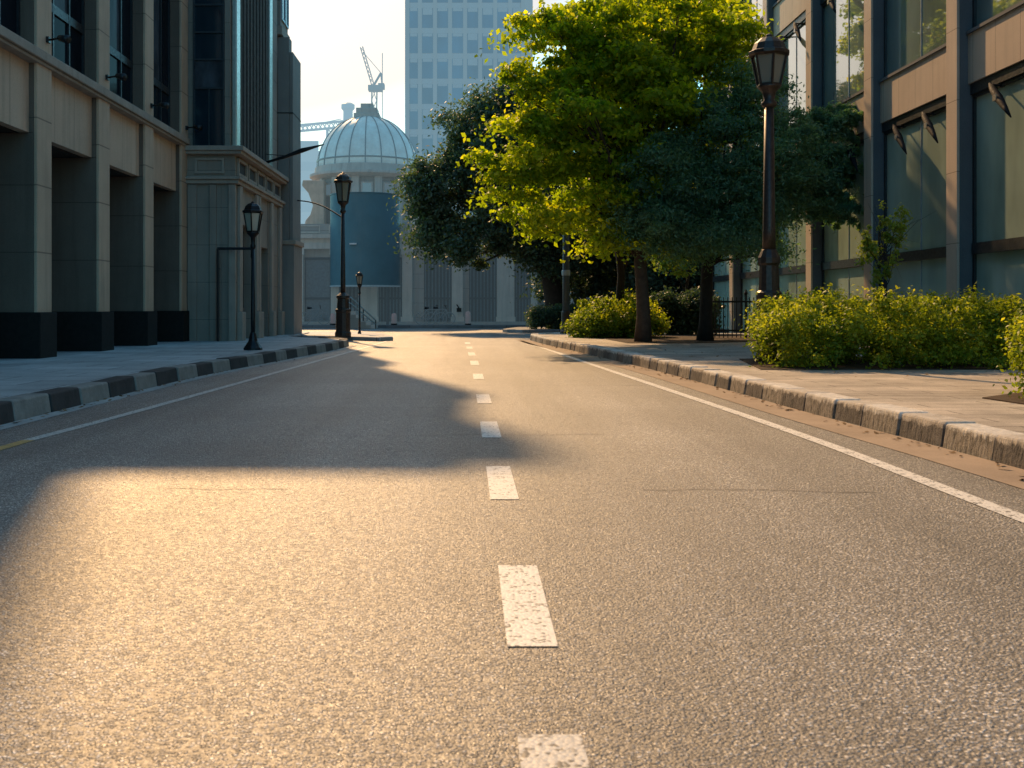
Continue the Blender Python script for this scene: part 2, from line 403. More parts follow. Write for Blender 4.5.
# ------------------------------------------------------------------ ground, road, pavements, kerbs
box(-2500, 2500, -400, 3500, -.6, -.012).build('ground', stone('ground_soil', (.16, .16, .15), scale=.05, streak=0), kind='structure')
KL = spline([(-4.0, -6), (-4.0, 4), (-4.0, 10), (-3.95, 16), (-3.5, 22), (-3.2, 26.5), (-3.15, 29.0)])
KR = spline([(3.5, -6), (3.48, 3), (3.42, 6.8), (3.22, 10.7), (2.98, 17.2), (2.45, 25), (2.0, 31), (1.85, 34.5)])
road = MB()
ys = [y for _, y in KL]
road.add([(-60, -12, 0), (60, -12, 0), (60, 54.5, 0), (-60, 54.5, 0)], [(0, 1, 2, 3)])
ROAD = road.build('road', M_ASPH, kind='structure')
# pavements as slabs bounded by the kerb line
CL = [(-3.35, 30.2), (-3.9, 31.0), (-4.6, 31.8), (-5.2, 33.2), (-5.4, 36.6)]
kl_in = [(x - .24, y) for x, y in KL] 
pl = MB().prism(kl_in + [(-3.6, 30.0), (-4.1, 30.8), (-4.75, 31.6), (-5.35, 33.2), (-5.55, 38), (-30, 38), (-30, -6)], -.1, PZ)
pl.build('pavement', M_PAVE_L, kind='structure')
kr_in = [(x + .24, y) for x, y in KR]
pr = MB().prism(kr_in + [(2.25, 35.6), (2.9, 36.8), (4.2, 37.4), (40, 37.4), (40, -6)], -.1, PZ)
pr.build('pavement', M_PAVE_R, kind='structure')
box(-60, 60, 54.5, 140, -.1, .14).build('pavement', M_PAVE_F, kind='structure')
MB().prism([(-7.6, 37.0), (-5.4, 35.4), (-2.7, 32.9), (-2.35, 33.6), (-3.0, 38), (-4, 40.3), (-7.6, 41)], -.1, .13).build('traffic_island', M_PAVE_L, kind='structure', bevel=.03)
MB().prism([(1.35, 45.6), (1.5, 44.9), (2.1, 44.2), (30, 43.4), (30, 51.5), (2.4, 51.5), (1.6, 47.5)], -.1, .13).build('pavement', M_PAVE_F, kind='structure', bevel=.03)

# gutters (children of the road) and markings
band(KR, -.40, -.005, .004).build('gutter', M_GUT, ROAD)
band(KL, .005, .17, .004).build('gutter', M_GUT_L, ROAD)
EL_R = spline([(2.63, -6), (2.62, 5.2), (2.60, 8.7), (2.40, 13.75), (2.22, 17.8), (1.85, 26.8), (1.55, 33.5)])
EL_L = spline([(-3.33, 8.3), (-3.2, 11), (-2.93, 19), (-2.66, 27), (-2.5, 33)])
EL_Y = spline([(-3.4, -6), (-3.37, 4), (-3.33, 8.3)])
band(EL_R, -.055, .055, .004).build('edge_line', M_WHITE, ROAD)
band(EL_L, -.05, .05, .004).build('edge_line', M_WORN, ROAD)
band(EL_Y, -.05, .05, .004).build('edge_line', M_YEL, ROAD)
CLN = spline([(.186, 0), (.184, 4), (.178, 6.5), (.165, 9), (.15, 12), (.12, 16), (.06, 22), (-.02, 28), (-.1, 33)])
for a, b in ((1.5, 2.57), (3.24, 4.26), (5.73, 6.93), (8.46, 9.66), (11.5, 12.7), (15.4, 16.7), (19.2, 20.8), (23.0, 24.7), (26.8, 28.4), (30.4, 32)):
    x0, x1 = x_at(CLN, a), x_at(CLN, b)
    band([(x0, a), (x1, b)], -.075, .075, .004).build('centre_dash', M_WORN if a < 2 else M_WHITE, ROAD)
rng = random.Random(5)
for y, xa, xb in ((11.05, -3.6, .1), (8.65, -1.6, 1.2), (6.02, .95, 2.3), (6.1, -1.7, -.9), (14.2, -1.5, 2.3), (19.5, -1, 2.0)):
    pts = []; x = xa
    while x < xb: pts.append((x, y + rng.uniform(-.02, .02) + .05 * math.sin(x * 2) + .025 * math.sin(x * 5.3 + y))); x += .14
    band(pts, -.0025 - .0004 * y, .0025 + .0004 * y, .003).build('tar_seam', M_SEAM, ROAD)
ORD = ['first', 'second', 'third', 'fourth', 'fifth', 'sixth', 'seventh', 'eighth', 'ninth', 'tenth', 'eleventh', 'twelfth', 'thirteenth',
       'fourteenth', 'fifteenth', 'sixteenth', 'seventeenth', 'eighteenth', 'nineteenth', 'twentieth', 'twenty-first', 'twenty-second',
       'twenty-third', 'twenty-fourth', 'twenty-fifth', 'twenty-sixth', 'twenty-seventh', 'twenty-eighth', 'twenty-ninth', 'thirtieth']
def kerb_stones(pl, side, ystart, yend, ln, mats, top, namer, group, rng, wid=.26):
    """one worn stone after another along a kerb line; side +1 puts the stone to the right of the line"""
    d = 0; acc = []
    pts = [Vector(p) for p in pl]
    dist = [0]
    for a, b in zip(pts, pts[1:]): dist.append(dist[-1] + (b - a).length)
    def pt(s):
        for i in range(len(pts) - 1):
            if dist[i + 1] >= s:
                t = (s - dist[i]) / (dist[i + 1] - dist[i]); return pts[i].lerp(pts[i + 1], t), (pts[i + 1] - pts[i]).normalized()
        return pts[-1], (pts[-1] - pts[-2]).normalized()
    s = 0; k = 0; cnt = [0, 0]
    while s < dist[-1] - .3:
        l = ln * rng.uniform(.9, 1.1); e = min(s + l, dist[-1])
        if dist[-1] - e < .35: e = dist[-1]
        (p0, t0), (p1, t1) = pt(s + .004), pt(e - .004)
        n0 = Vector((t0.y, -t0.x)) * side; n1 = Vector((t1.y, -t1.x)) * side
        j = [rng.uniform(-.012, .012) for _ in range(4)]
        jz = [rng.uniform(-.008, .012) for _ in range(2)]
        a, b = p0 + n0 * (.0 + j[0]), p1 + n1 * (.0 + j[1])
        c, dd = p1 + n1 * wid, p0 + n0 * wid
        ta, tb = a + n0 * (.035), b + n1 * (.035)
        z0, z1 = top + jz[0], top + jz[1]
        v = [(a.x, a.y, -.05), (b.x, b.y, -.05), (c.x, c.y, -.05), (dd.x, dd.y, -.05),
             (ta.x, ta.y, z0), (tb.x, tb.y, z1), (c.x, c.y, z1), (dd.x, dd.y, z0)]
        fs = [(0, 3, 2, 1), (4, 5, 6, 7), (0, 1, 5, 4), (1, 2, 6, 5), (2, 3, 7, 6), (3, 0, 4, 7)]
        if side < 0: fs = [f[::-1] for f in fs]
        if p1.y > ystart and p0.y < yend:
            which = k % 2
            o = MB().add(v, fs).build('kerb_stone', mats[which], bevel=.018, loc=((a.x + b.x) / 2, (a.y + b.y) / 2, 0))
            tag(o, namer(which, cnt[which]), 'kerb stone', group); cnt[which] += 1; k += 1
        s = e
KL2 = KL + [(-3.28, 29.8), (-3.62, 30.6), (-4.3, 31.3), (-5.0, 32.4), (-5.3, 33.6)]
KR2 = KR + [(1.95, 35.4), (2.35, 36.4), (3.1, 37.1), (4.3, 37.4)]
kerb_stones(KL2, -1, 3.5, 60, .92, [M_KERB_B, M_KERB_G], .178,
            lambda w_, i: ('%s black painted kerbstone from the front, left kerb' if w_ == 0 else '%s bare grey kerbstone from the front, left kerb') % ORD[i],
            'kerbstones along the left pavement', random.Random(3))
kerb_stones(KR2, 1, 3.5, 60, .66, [M_KERB_W, M_KERB_D], .176,
            lambda w_, i: ('%s whitewashed worn kerbstone from the front, right kerb' if w_ == 0 else '%s bare dark worn kerbstone from the front, right kerb') % ORD[i],
            'kerbstones along the right pavement', random.Random(4), wid=.28)

# fallen leaves along the kerbs: ground litter nobody could count
def scatter_quads(name, mat, P, size, seed, flat=.35):
    r = np.random.default_rng(seed); n = len(P); P = np.asarray(P, float)
    ang = r.uniform(0, 2 * PI, n); s = size * r.uniform(.6, 1.3, n)
    u = np.stack([np.cos(ang), np.sin(ang), r.uniform(-flat, flat, n)], 1) * s[:, None]
    v = np.stack([-np.sin(ang), np.cos(ang), r.uniform(-flat, flat, n)], 1) * (s * .6)[:, None]
    return quads_mesh(name, mat, np.stack([P - u, P - v, P + u, P + v], 1), r.uniform(0, 1, n))
def quads_mesh(name, mat, Q, tint):
    n = len(Q); me = bpy.data.meshes.new(name)
    me.vertices.add(n * 4); me.vertices.foreach_set('co', Q.reshape(-1).astype(np.float32))
    me.loops.add(n * 4); me.loops.foreach_set('vertex_index', np.arange(n * 4, dtype=np.int32))
    me.polygons.add(n); me.polygons.foreach_set('loop_start', np.arange(0, n * 4, 4, dtype=np.int32))
    me.update(calc_edges=True)
    a = me.attributes.new('tint', 'FLOAT', 'FACE'); a.data.foreach_set('value', np.clip(tint, 0, 1).astype(np.float32))
    me.materials.append(mat)
    o = bpy.data.objects.new(name, me); COL.objects.link(o); return o
r_ = np.random.default_rng(8)
P = []
for i in range(260):
    y = r_.uniform(4, 30); x = x_at(KR, y) - abs(r_.normal(0, .09)) - .02; P.append((x, y, .012))
for i in range(160):
    y = r_.uniform(6, 26); x = x_at(KL, y) + abs(r_.normal(0, .07)) + .02; P.append((x, y, .012))
for i in range(220):
    P.append((r_.uniform(3.6, 8), r_.uniform(13, 34), PZ + .01))
o = scatter_quads('fallen_leaves', M_LITT, P, .026, 1); o['kind'] = 'stuff'
MB().prism([(4.85, 9.1), (7.5, 9.1), (7.5, 11.2), (5.6, 11.0), (4.75, 10.2)], PZ - .02, PZ + .012).build('planting_bed', M_EARTH, kind='structure')
MB().prism([(3.75, 26.2), (5.2, 26.0), (8.6, 28.4), (8.6, 35), (4.2, 35), (3.6, 31)], PZ - .02, PZ + .012).build('planting_bed', M_EARTH, kind='structure')
MB().prism([(3.95, 14.95), (8.4, 14.95), (8.4, 19.6), (4.4, 18.0)], PZ - .02, PZ + .012).build('planting_bed', M_EARTH, kind='structure')

# ------------------------------------------------------------------ left office building with colonnade
XA, BAY, CW = -7.2, 3.05, .64
cols = [18.3 + BAY * k for k in range(-9, 4)]            # near edge of each column
A = thing('office_building', 'dark grey stone office building with ground floor colonnade along the left pavement', 'building', (XA, 10, PZ))
HA = 27.0
box(-22, -8.45, cols[0], 28.0, 9.5, HA).build('wall', M_DARKST, A)  # unseen set-back upper storeys, shaped for the shadow edge on the road
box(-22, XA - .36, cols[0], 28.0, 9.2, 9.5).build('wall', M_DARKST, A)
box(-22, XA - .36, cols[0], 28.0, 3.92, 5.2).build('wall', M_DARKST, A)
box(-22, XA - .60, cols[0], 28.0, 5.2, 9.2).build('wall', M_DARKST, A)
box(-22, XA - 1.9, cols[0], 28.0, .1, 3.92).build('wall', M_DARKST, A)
for k, y in enumerate(cols):
    c = MB(); c.box(XA - .34, XA - .06, y + .004, y + CW - .004, 3.92, 9.5); c.box(XA - 1.25, XA - .06, y + .004, y + CW - .004, .9, 3.918)
    co = c.build('column', M_REVEAL, A, bevel=.012)
    box(XA - .058, XA, y, y + CW, .9, 9.5).build('front_slab', M_STONE_A, co, bevel=.012)
    box(XA - 1.35, XA + .07, y - .05, y + CW + .06, .1, .93).build('plinth', M_PLINTH, co, bevel=.012)
    if k == len(cols) - 1: break
    y0, y1 = y + CW, cols[k + 1]
    s = MB()
    s.box(XA - .30, XA - .14, y0, y1, 3.92, 5.10)
    s.build('spandrel_panel', M_PANEL_A, A)
    # tall window with mullions and a transom
    f = MB(); xg = XA - .30
    wd = y1 - y0
    for t in (0, .34, .67, 1): f.box(xg - .05, xg + .02, y0 + t * wd - (.06 if t == 1 else 0 if t == 0 else .03), y0 + t * wd + (.06 if t == 0 else 0 if t == 1 else .03), 5.25, 9.28)
    f.box(xg - .045, xg + .015, y0 + .05, y1 - .05, 6.30, 6.46); f.box(xg - .045, xg + .015, y0 + .05, y1 - .05, 5.25, 5.33)
    fr = f.build('window', M_FRAME, A)
    for t0, t1 in ((0, .34), (.34, .67), (.67, 1)):
        a, b = y0 + t0 * wd + .03, y0 + t1 * wd - .03
        box(xg - .05, xg - .02, a, b, 5.3, 6.32).build('pane', M_GL_A, fr)
        box(xg - .05, xg - .02, a, b, 6.42, 9.28).build('pane', M_GL_CURT if t0 in (.34,) else M_GL_A, fr)
    # recessed doorway glazing at the back of the arcade
    d = MB()
    for t in (.02, .5, .95): d.box(XA - 1.9, XA - 1.84, y0 + t * wd, y0 + t * wd + .07, .16, 3.3)
    d.box(XA - 1.9, XA - 1.84, y0, y1, 3.3, 3.4); d.box(XA - 1.9, XA - 1.84, y0, y1, 2.5, 2.56)
    dr = d.build('shopfront', M_FRAME, A)
    box(XA - 1.89, XA - 1.87, y0, y1, .16, 3.3).build('pane', M_GL_A, dr)
lg = MB(); lg.box(XA - .29, XA + .09, cols[0], 28.0, 5.14, 5.30); lg.box(XA - .29, XA + .04, cols[0], 28.0, 5.08, 5.137)
lg.build('ledge', M_TRIM_B, A, bevel=.015)
box(-9.2, XA + .08, cols[0] - .1, 28.0, 9.503, 9.75).build('parapet', M_TRIM_B, A)
box(-22.2, -8.38, cols[0] - .1, 28.1, HA, HA + .4).build('parapet', M_TRIM_B, A)
for k, y in enumerate(cols[-5:]):
    yy = y + .42
    z = 5.56
    t = thing('wall_spotlight', '%s small black spotlight above the ledge on the left colonnade' %
              ['nearest', 'second nearest', 'middle', 'second farthest', 'farthest'][k], 'spotlight', (XA, yy, z), 'spotlights on the colonnade columns')
    MB().box(XA, XA + .05, yy - .05, yy + .05, z - .05, z + .05).build('wall_plate', M_METAL_DK, t)
    MB().tube([(XA + .03, yy, z), (XA + .18, yy - .02, z + .02), (XA + .28, yy - .05, z)], [.018, .018, .02]).build('arm', M_METAL_DK, t)
    MB().tube([(XA + .22, yy - .02, z + .03), (XA + .40, yy - .13, z - .02)], [.05, .075], 12).build('lamp_head', M_METAL_DK, t)

# ------------------------------------------------------------------ corner building
XB = -5.98
B = thing('corner_building', 'grey stone corner building with panelled cornice and vertical fins', 'building', (XB, 28, PZ))
w_ = MB(); w_.box(-16, XB - .35, 28.02, 34.6, .1, 4.16); w_.box(-16, XB - .16, 28.17, 34.4, 5.1, 16.9)
w_.build('wall', M_STONE_B, B)
fw = MB()                                                     # lower front and side skin with openings
fw.box(XB - .35, XB, 28.02, 28.95, .1, 4.16); fw.box(XB - .35, XB, 30.35, 31.2, .1, 4.16); fw.box(XB - .35, XB, 32.6, 34.6, .1, 4.16)
fw.box(XB - .35, XB - .02, 28.95, 30.35, 3.2, 4.16); fw.box(XB - .35, XB - .02, 31.2, 32.6, 2.75, 4.16)
fw.build('street_wall', M_STONE_B, B, bevel=.01)
for x0, x1 in ((-7.18, -6.95), (-6.62, -6.45), (-6.14, -5.96)):
    box(x0, x1, 27.95, 28.0195, .1, 4.14).build('pilaster', M_TRIM_B if x0 > -6.2 else M_STONE_B, B, bevel=.01)
for y0, y1 in ((28.25, 28.6), (30.45, 30.75), (30.85, 31.12), (32.75, 33.1), (34.2, 34.58)):
    p_ = box(XB, XB + .08, y0, y1, .9, 4.14).build('pilaster', M_TRIM_B, B, bevel=.012)
    box(XB, XB + .15, y0 - .05, y1 + .05, .1, .9).build('pilaster_base', M_TRIM_B, p_, bevel=.02)
for y0, y1, zt in ((28.95, 30.35, 3.2), (31.2, 32.6, 2.75)):
    d = MB(); d.box(XB - .35, XB - .27, y0, y1, .1, zt); d.box(XB - .27, XB - .22, (y0 + y1) / 2 - .03, (y0 + y1) / 2 + .03, .16, zt)
    dd = d.build('door', M_FRAME, B)
    box(XB - .262, XB - .25, y0 + .08, y1 - .08, 1.0, zt - .1).build('pane', M_GL_A, dd)
    box(XB - .27, XB - .23, y0 + .6, y0 + .64, 1.0, 1.3).build('handle', M_CHROME, dd)
cn = MB()
for a, z0, z1 in ((.10, 4.16, 4.26), (.16, 4.262, 4.34), (.20, 4.90, 4.98), (.26, 4.982, 5.10)):
    cn.box(-16, XB + a, 28.0 - a, 34.62 + a * .5, z0, z1)
cn.build('cornice', M_TRIM_B, B, bevel=.012)
box(-16, XB, 28.0, 34.6, 4.34, 4.90).build('frieze', M_STONE_B, B)
def frame_y(x, y0, y1, z0, z1, t, d):                          # raised frame on a face looking to +x
    m = MB(); m.box(x, x + d, y0, y1, z0, z0 + t); m.box(x, x + d, y0, y1, z1 - t, z1)
    m.box(x, x + d, y0, y0 + t, z0 + t, z1 - t); m.box(x, x + d, y1 - t, y1, z0 + t, z1 - t); return m
for k in range(5):
    y0 = 28.2 + k * 1.28
    fp = frame_y(XB + .001, y0, y0 + 1.1, 4.40, 4.84, .07, .06).build('frieze_panel', M_TRIM_B, B)
    box(XB + .0005, XB + .006, y0 + .075, y0 + 1.025, 4.475, 4.765).build('recess_shade', M_DARKST, fp)  # dark sheet paints the shade of a recessed panel
m = MB(); m.box(-7.0, -6.25, 27.955, 27.999, 4.42, 4.48); m.box(-7.0, -6.25, 27.955, 27.999, 4.76, 4.82)
m.box(-7.0, -6.94, 27.955, 27.999, 4.48, 4.76); m.box(-6.31, -6.25, 27.955, 27.999, 4.48, 4.76); m.build('frieze_panel', M_TRIM_B, B)
wf = MB(); x0, x1, yw = -7.06, -6.30, 28.1
for x in (x0, x1): wf.box(x - .02, x + .02, yw, 28.168, 5.1, 12)
zs = [5.1, 6.62, 7.35, 8.05, 8.75, 9.6, 10.6, 12]
for z in zs: wf.box(x0, x1, yw + .006, 28.166, z - .02, z + .025)
wf.box((x0 + x1) / 2 - .01, (x0 + x1) / 2 + .01, yw + .02, 28.166, 5.1, 6.6)
wo = wf.build('window', M_FRAME, B)
for k, (za, zb) in enumerate(zip(zs, zs[1:])):
    box(x0 + .02, x1 - .02, 28.145, 28.16, za + .03, zb - .025).build('pane', M_GL_CURT if k == 1 else M_GL_B, wo)
for y in (28.3, 33.0):
    MB().box(XB - .16, XB - .02, y, y + .46, 5.1, 15.8).build('metal_column', M_CHROME, B, bevel=.03)
for k in range(9):
    y = 28.85 + k * .45
    box(XB - .16, XB - .03, y, y + .2, 5.1, 15.8).build('fin', M_FIN, B, bevel=.01)
box(XB - .16, XB - .145, 28.78, 32.98, 5.1, 15.8).build('glazing', M_DARKST, B)
box(XB - .16, XB - .05, 33.5, 34.4, 5.1, 16.9).build('stone_pier', M_TAN, B)
# black pipe frame on its front
t = thing('pipe_rail', 'thin black pipe bent square against the front of the corner building', 'pipe', (-6.3, 27.7, PZ))
MB().tube([(-6.36, 27.75, .14), (-6.36, 27.75, 2.5)], .035, 8).build('upright', M_METAL_DK, t)
MB().tube([(-6.37, 27.75, 2.5), (-5.45, 27.75, 2.5)], .035, 8).build('crossbar', M_METAL_DK, t)
MB().tube([(-5.5, 27.75, 2.5), (-5.5, 27.78, 2.3), (-5.5, 27.8, 2.2)], [.03, .045, .02], 8).build('hook', M_METAL_DK, t)
MB().tube([(-6.36, 27.76, 2.0), (-6.36, 27.99, 2.0)], .02, 6).build('wall_clip', M_METAL_DK, t)

# tall tan building behind and its slab pier
D = thing('stone_building', 'tan stone building with tall windows rising behind the grey slab pier', 'building', (-6.15, 35, PZ))
XD = -5.98
box(-16, -6.2, 34.7, 36.1, .1, 9.6).build('wall', M_TAN, D)
box(-16, XD, 34.7, 36.1, 9.6, 12.6).build('upper_wall', M_TAN, D)
box(-16, -7.4, 34.75, 36.0, 12.6, 21.8).build('shadow_tower', M_TAN, D)  # unseen tower added to shape the shadow on the road
box(-16, XD + .06, 34.64, 36.16, 9.62, 9.9).build('sill_band', M_TRIM_B, D)
for y0, y1 in ((34.8, 35.4), (35.5, 36.05)):
    f = MB(); f.box(XD, XD + .05, y0, y0 + .07, 10.2, 12.4); f.box(XD, XD + .05, y1 - .07, y1, 10.2, 12.4); f.box(XD, XD + .045, y0, y1, 10.13, 10.197); f.box(XD, XD + .04, y0 + .07, y1 - .07, 11.4, 11.46)
    fo = f.build('window', M_FRAME_L, D)
    box(XD + .005, XD + .02, y0 + .07, y1 - .07, 10.2, 12.4).build('pane', M_GL_B, fo)
C_ = thing('slab_pier', 'plain grey stone slab pier standing at the end of the left buildings', 'pier', (-5.8, 35.5, PZ))
box(-6.09, -5.72, 34.78, 35.3, 3.16, 9.57).build('front_slab', M_PIER, C_, bevel=.015)
m = MB(); m.box(-6.09, -5.6, 35.303, 36.4, 3.16, 9.1); m.box(-5.717, -5.6, 34.80, 35.303, 3.16, 9.1); m.build('side_slab', M_PIER, C_, bevel=.015)
box(-6.1, -5.50, 34.70, 36.48, 3.0, 3.157).build('ledge', M_TRIM_B, C_, bevel=.02)
box(-6.1, -5.56, 34.76, 36.43, .1, 2.998).build('base', M_PIER, C_, bevel=.015)
m = MB(); m.box(-6.1, -5.592, 34.77, 36.41, 7.15, 7.19); m.build('joint_strip', M_DARKST, C_)

# arm and cable
t = thing('bracket_pole', 'dark tapering arm reaching out over the street from the corner building', 'bracket', (XB, 32.2, 5.3))
MB().tube([(XB - .02, 32.2, 5.25), (-5.4, 32.15, 5.42), (-4.9, 32.1, 5.60), (-4.25, 32.0, 5.76)], [.035, .05, .07, .015], 10).build('arm', M_METAL_DK, t)
MB().tube([(XB + .0, 32.2, 5.5), (-5.35, 32.15, 5.45)], .012, 6).build('stay', M_METAL_DK, t)
pts = []
for k in range(13):
    u = k / 12; pts.append((-5.58 + u * 1.68, 35.6 - u * 1.8, 4.48 - .72 * u - .22 * math.sin(PI * u) * (-.6)))
tag(MB().tube(pts, .022, 6).build('cable', M_METAL_DK), 'black cable sagging from the grey slab pier to the lamp post', 'cable')

# ------------------------------------------------------------------ street lamps
def street_lamp(label, x, y, z, H, hw, pr, mat, base_h, base_r, group='old fashioned street lamps', sides=6, crown=True, bell=False, hk=1.1):
    t = thing('street_lamp', label, 'street lamp', (x, y, z), group)
    hh = hw * hk                                            # lantern body height
    ztop = z + H; zl = ztop - hw * .62 - hh                   # bottom of the lantern
    # flared base
    b = MB()
    if bell:
        prof = [(base_r, 0), (base_r, .05), (base_r * .8, .1), (base_r * .5, base_h * .55), (pr * 1.5, base_h), (pr * 1.1, base_h * 1.1)]
    else:
        prof = [(base_r, 0), (base_r, .12), (base_r * .9, .16), (base_r * .88, base_h * .55), (base_r * .95, base_h * .57), (base_r * .95, base_h * .62),
                (base_r * .78, base_h * .64), (base_r * .7, base_h * .86), (base_r * .82, base_h * .88), (base_r * .82, base_h * .93), (pr * 1.3, base_h)]
    b.lathe(prof, (x, y, z - .01), 12, False); b.build('base', mat, t, bevel=.004)
    p_ = MB(); p_.lathe([(pr * 1.2, base_h - .02), (pr * 1.1, base_h + .3), (pr * .8, zl - z - .1)], (x, y, z), 14)
    p_.build('pole', mat, t)
    c = MB(); c.lathe([(pr * .85, -.34), (pr * 1.35, -.30), (pr * 1.35, -.26), (pr * .95, -.22), (pr * 1.2, -.1), (hw * .30, -.03), (hw * .33, 0.0)], (x, y, zl), 14)
    c.build('collar', mat, t)
    rb, rt = hw * .30, hw * .47
    fr = MB()
    for k in range(sides):
        a = 2 * PI * (k + .5) / sides
        fr.tube([(x + rb * math.cos(a), y + rb * math.sin(a), zl), (x + rt * math.cos(a), y + rt * math.sin(a), zl + hh)], hw * .035, 6)
    fr.lathe([(rb * 1.08, 0), (rb * 1.08, .03)], (x, y, zl), sides, False, PI / sides)
    fo = fr.build('lantern_frame', mat, t)
    MB().lathe([(rb * .93, 0.031), (rt * .93, hh - .003)], (x, y, zl), sides, False, PI / sides).build('glass', M_GLASS_L, fo)
    MB().lathe([(rb * .2, .031), (rb * .25, hh * .3), (rb * .1, hh * .55)], (x, y, zl), 8).build('burner', mat, fo)
    cp = MB(); cp.lathe([(hw * .50, 0), (hw * .55, .02), (hw * .55, hw * .12), (hw * .47, hw * .16), (hw * .40, hw * .34), (hw * .24, hw * .48), (hw * .10, hw * .52), (hw * .09, hw * .58), (hw * .02, hw * .62)],
                        (x, y, zl + hh), sides * 2 if not bell else sides, False, PI / sides)
    cp.build('cap', mat, t, bevel=.004)
    return t
x, y, _ = at(253, 350, 22.0)
street_lamp('slim black street lamp on the left pavement in front of the corner building', x, 22.0, PZ, 2.98, .40, .040, M_LAMP, .34, .19, bell=True, hk=.95)
x, y, _ = at(343, 336, 33.8)
street_lamp('tall brown street lamp with thick base on the sunlit traffic island', x, 33.8, .13, 5.05, .54, .068, M_LAMP_BR, 1.35, .25)
x, y, _ = at(359.5, 334, 37.0)
street_lamp('smallest street lamp, thin and dark, in front of the teal hoarding', x, 37.0, .13, 2.1, .26, .032, M_LAMP, .2, .06, bell=True)
x, y, _ = at(769, 360, 17.0)
street_lamp('large brown street lamp rising behind the yellow green hedge', x, 17.0, PZ, 5.08, .57, .088, M_LAMP_BR, 1.75, .21, hk=.80)
x, y, _ = at(566, 330, 36.0)
t = thing('utility_pole', 'tall grey pole rising into the trees beside the round bush', 'pole', (x, 36, PZ))
MB().lathe([(.12, 0), (.115, 2), (.09, 5.6), (.02, 5.65)], (x, 36, PZ), 12).build('shaft', paint('pole_grey', (.06, .075, .08), .5, .3), t)
MB().lathe([(.2, 0), (.2, .08), (.16, .12), (.15, .7), (.13, .75)], (x, 36, PZ), 12, False).build('base', M_LAMP_BR, t)
MB().lathe([(.135, 1.9), (.14, 1.93), (.14, 2.05), (.13, 2.08)], (x, 36, PZ), 12, False).build('band', M_FRAME_L, t)

# ------------------------------------------------------------------ right office building
XR = 8.9
rc = [20.1 + 4.3 * k for k in range(-4, 6)]               # near edge of each column
R = thing('modern_building', 'tan stone office building with large glass bays behind the right hedge', 'building', (XR, 20, PZ))
HR = 17.9
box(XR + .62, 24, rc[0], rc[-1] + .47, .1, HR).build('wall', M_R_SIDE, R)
LV = [(5.09, 6.05), (9.1, 10.05), (13.1, 14.05), (17.0, 17.9)]
for k, y in enumerate(rc):
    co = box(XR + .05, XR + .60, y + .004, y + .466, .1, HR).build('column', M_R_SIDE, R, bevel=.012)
    box(XR, XR + .049, y, y + .47, .1, HR).build('column_front', M_R_COL, co, bevel=.012)
    if k == len(rc) - 1: break
    y0, y1 = y + .47, rc[k + 1]
    for z0, z1 in LV:
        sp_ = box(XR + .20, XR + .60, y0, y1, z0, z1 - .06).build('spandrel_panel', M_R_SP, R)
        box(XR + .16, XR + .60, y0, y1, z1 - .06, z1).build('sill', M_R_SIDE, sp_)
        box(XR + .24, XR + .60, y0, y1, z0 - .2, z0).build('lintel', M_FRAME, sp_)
    for fl, (z0, z1) in enumerate(((.18, 4.89), (6.05, 8.9), (10.05, 12.9), (14.05, 16.8))):
        xg = XR + .28
        f = MB(); ym = (y0 + y1) / 2
        for a, b in ((y0, y0 + .06), (y1 - .06, y1)): f.box(xg, xg + .1, a, b, z0, z1)
        f.box(xg, xg + .1, y0 + .06, y1 - .06, z0, z0 + .06); f.box(xg, xg + .1, y0 + .06, y1 - .06, z1 - .06, z1)
        if fl == 0: f.box(xg - .04, xg + .1, y0 + .06, y1 - .06, 1.98, 2.18)
        fo = f.build('window', M_FRAME, R)
        m = MB(); m.box(xg + .035, xg + .055, ym - .018, ym + .018, z0 + .06, z1 - .06); m.build('mullion', M_FRAME_L, fo)
        g_ = M_GL_R if fl == 0 else M_GL_R2
        for a, b in ((y0 + .06, ym - .019), (ym + .019, y1 - .06)):
            if fl == 0:
                box(xg + .05, xg + .07, a, b, z0 + .06, 1.98).build('pane', g_, fo); box(xg + .05, xg + .07, a, b, 2.18, z1 - .06).build('pane', g_, fo)
            else: box(xg + .05, xg + .07, a, b, z0 + .06, z1 - .06).build('pane', g_, fo)
box(XR - .1, 24.1, rc[0] - .1, rc[-1] + .6, HR + .003, HR + .5).build('parapet', M_R_COL, R)
BAYN = ['nearest', 'second nearest', 'third nearest', 'fourth nearest', 'fifth nearest', 'farthest']
for fl, z in enumerate((4.87, 8.88)):
    for k in range(6):
        y0 = rc[k + 3] + .47 - 4.3 * (0 if True else 0)
        for q, t_ in enumerate((.33, .72)):
            yy = y0 + t_ * 3.83; xx = XR + .30
            t = thing('facade_floodlight', 'black floodlight hanging at %s of %s bay, %s floor of right building' %
                      (('near side', 'far side')[q], BAYN[k], ('ground', 'upper')[fl]), 'floodlight', (xx, yy, z), 'floodlights on the right facade')
            MB().box(xx - .04, xx + .03, yy - .05, yy + .05, z - .05, z + .02).build('mount', M_METAL_DK, t)
            MB().tube([(xx - .02, yy, z - .02), (xx - .16, yy - .04, z - .02), (xx - .26, yy - .12, z - .05)], [.024, .02, .024], 8).build('arm', M_FLOOD, t)
            MB().tube([(xx - .24, yy - .06, z), (xx - .27, yy - .22, z - .12), (xx - .30, yy - .50, z - .33), (xx - .33, yy - .80, z - .56), (xx - .36, yy - 1.05, z - .75)], [.02, .055, .075, .045, .012], 10).build('lamp_head', M_FLOOD, t)
            MB().box(xx - .375, xx - .36, yy - .56, yy - .44, z - .38, z - .28).build('lens', M_GLASS_L, t)

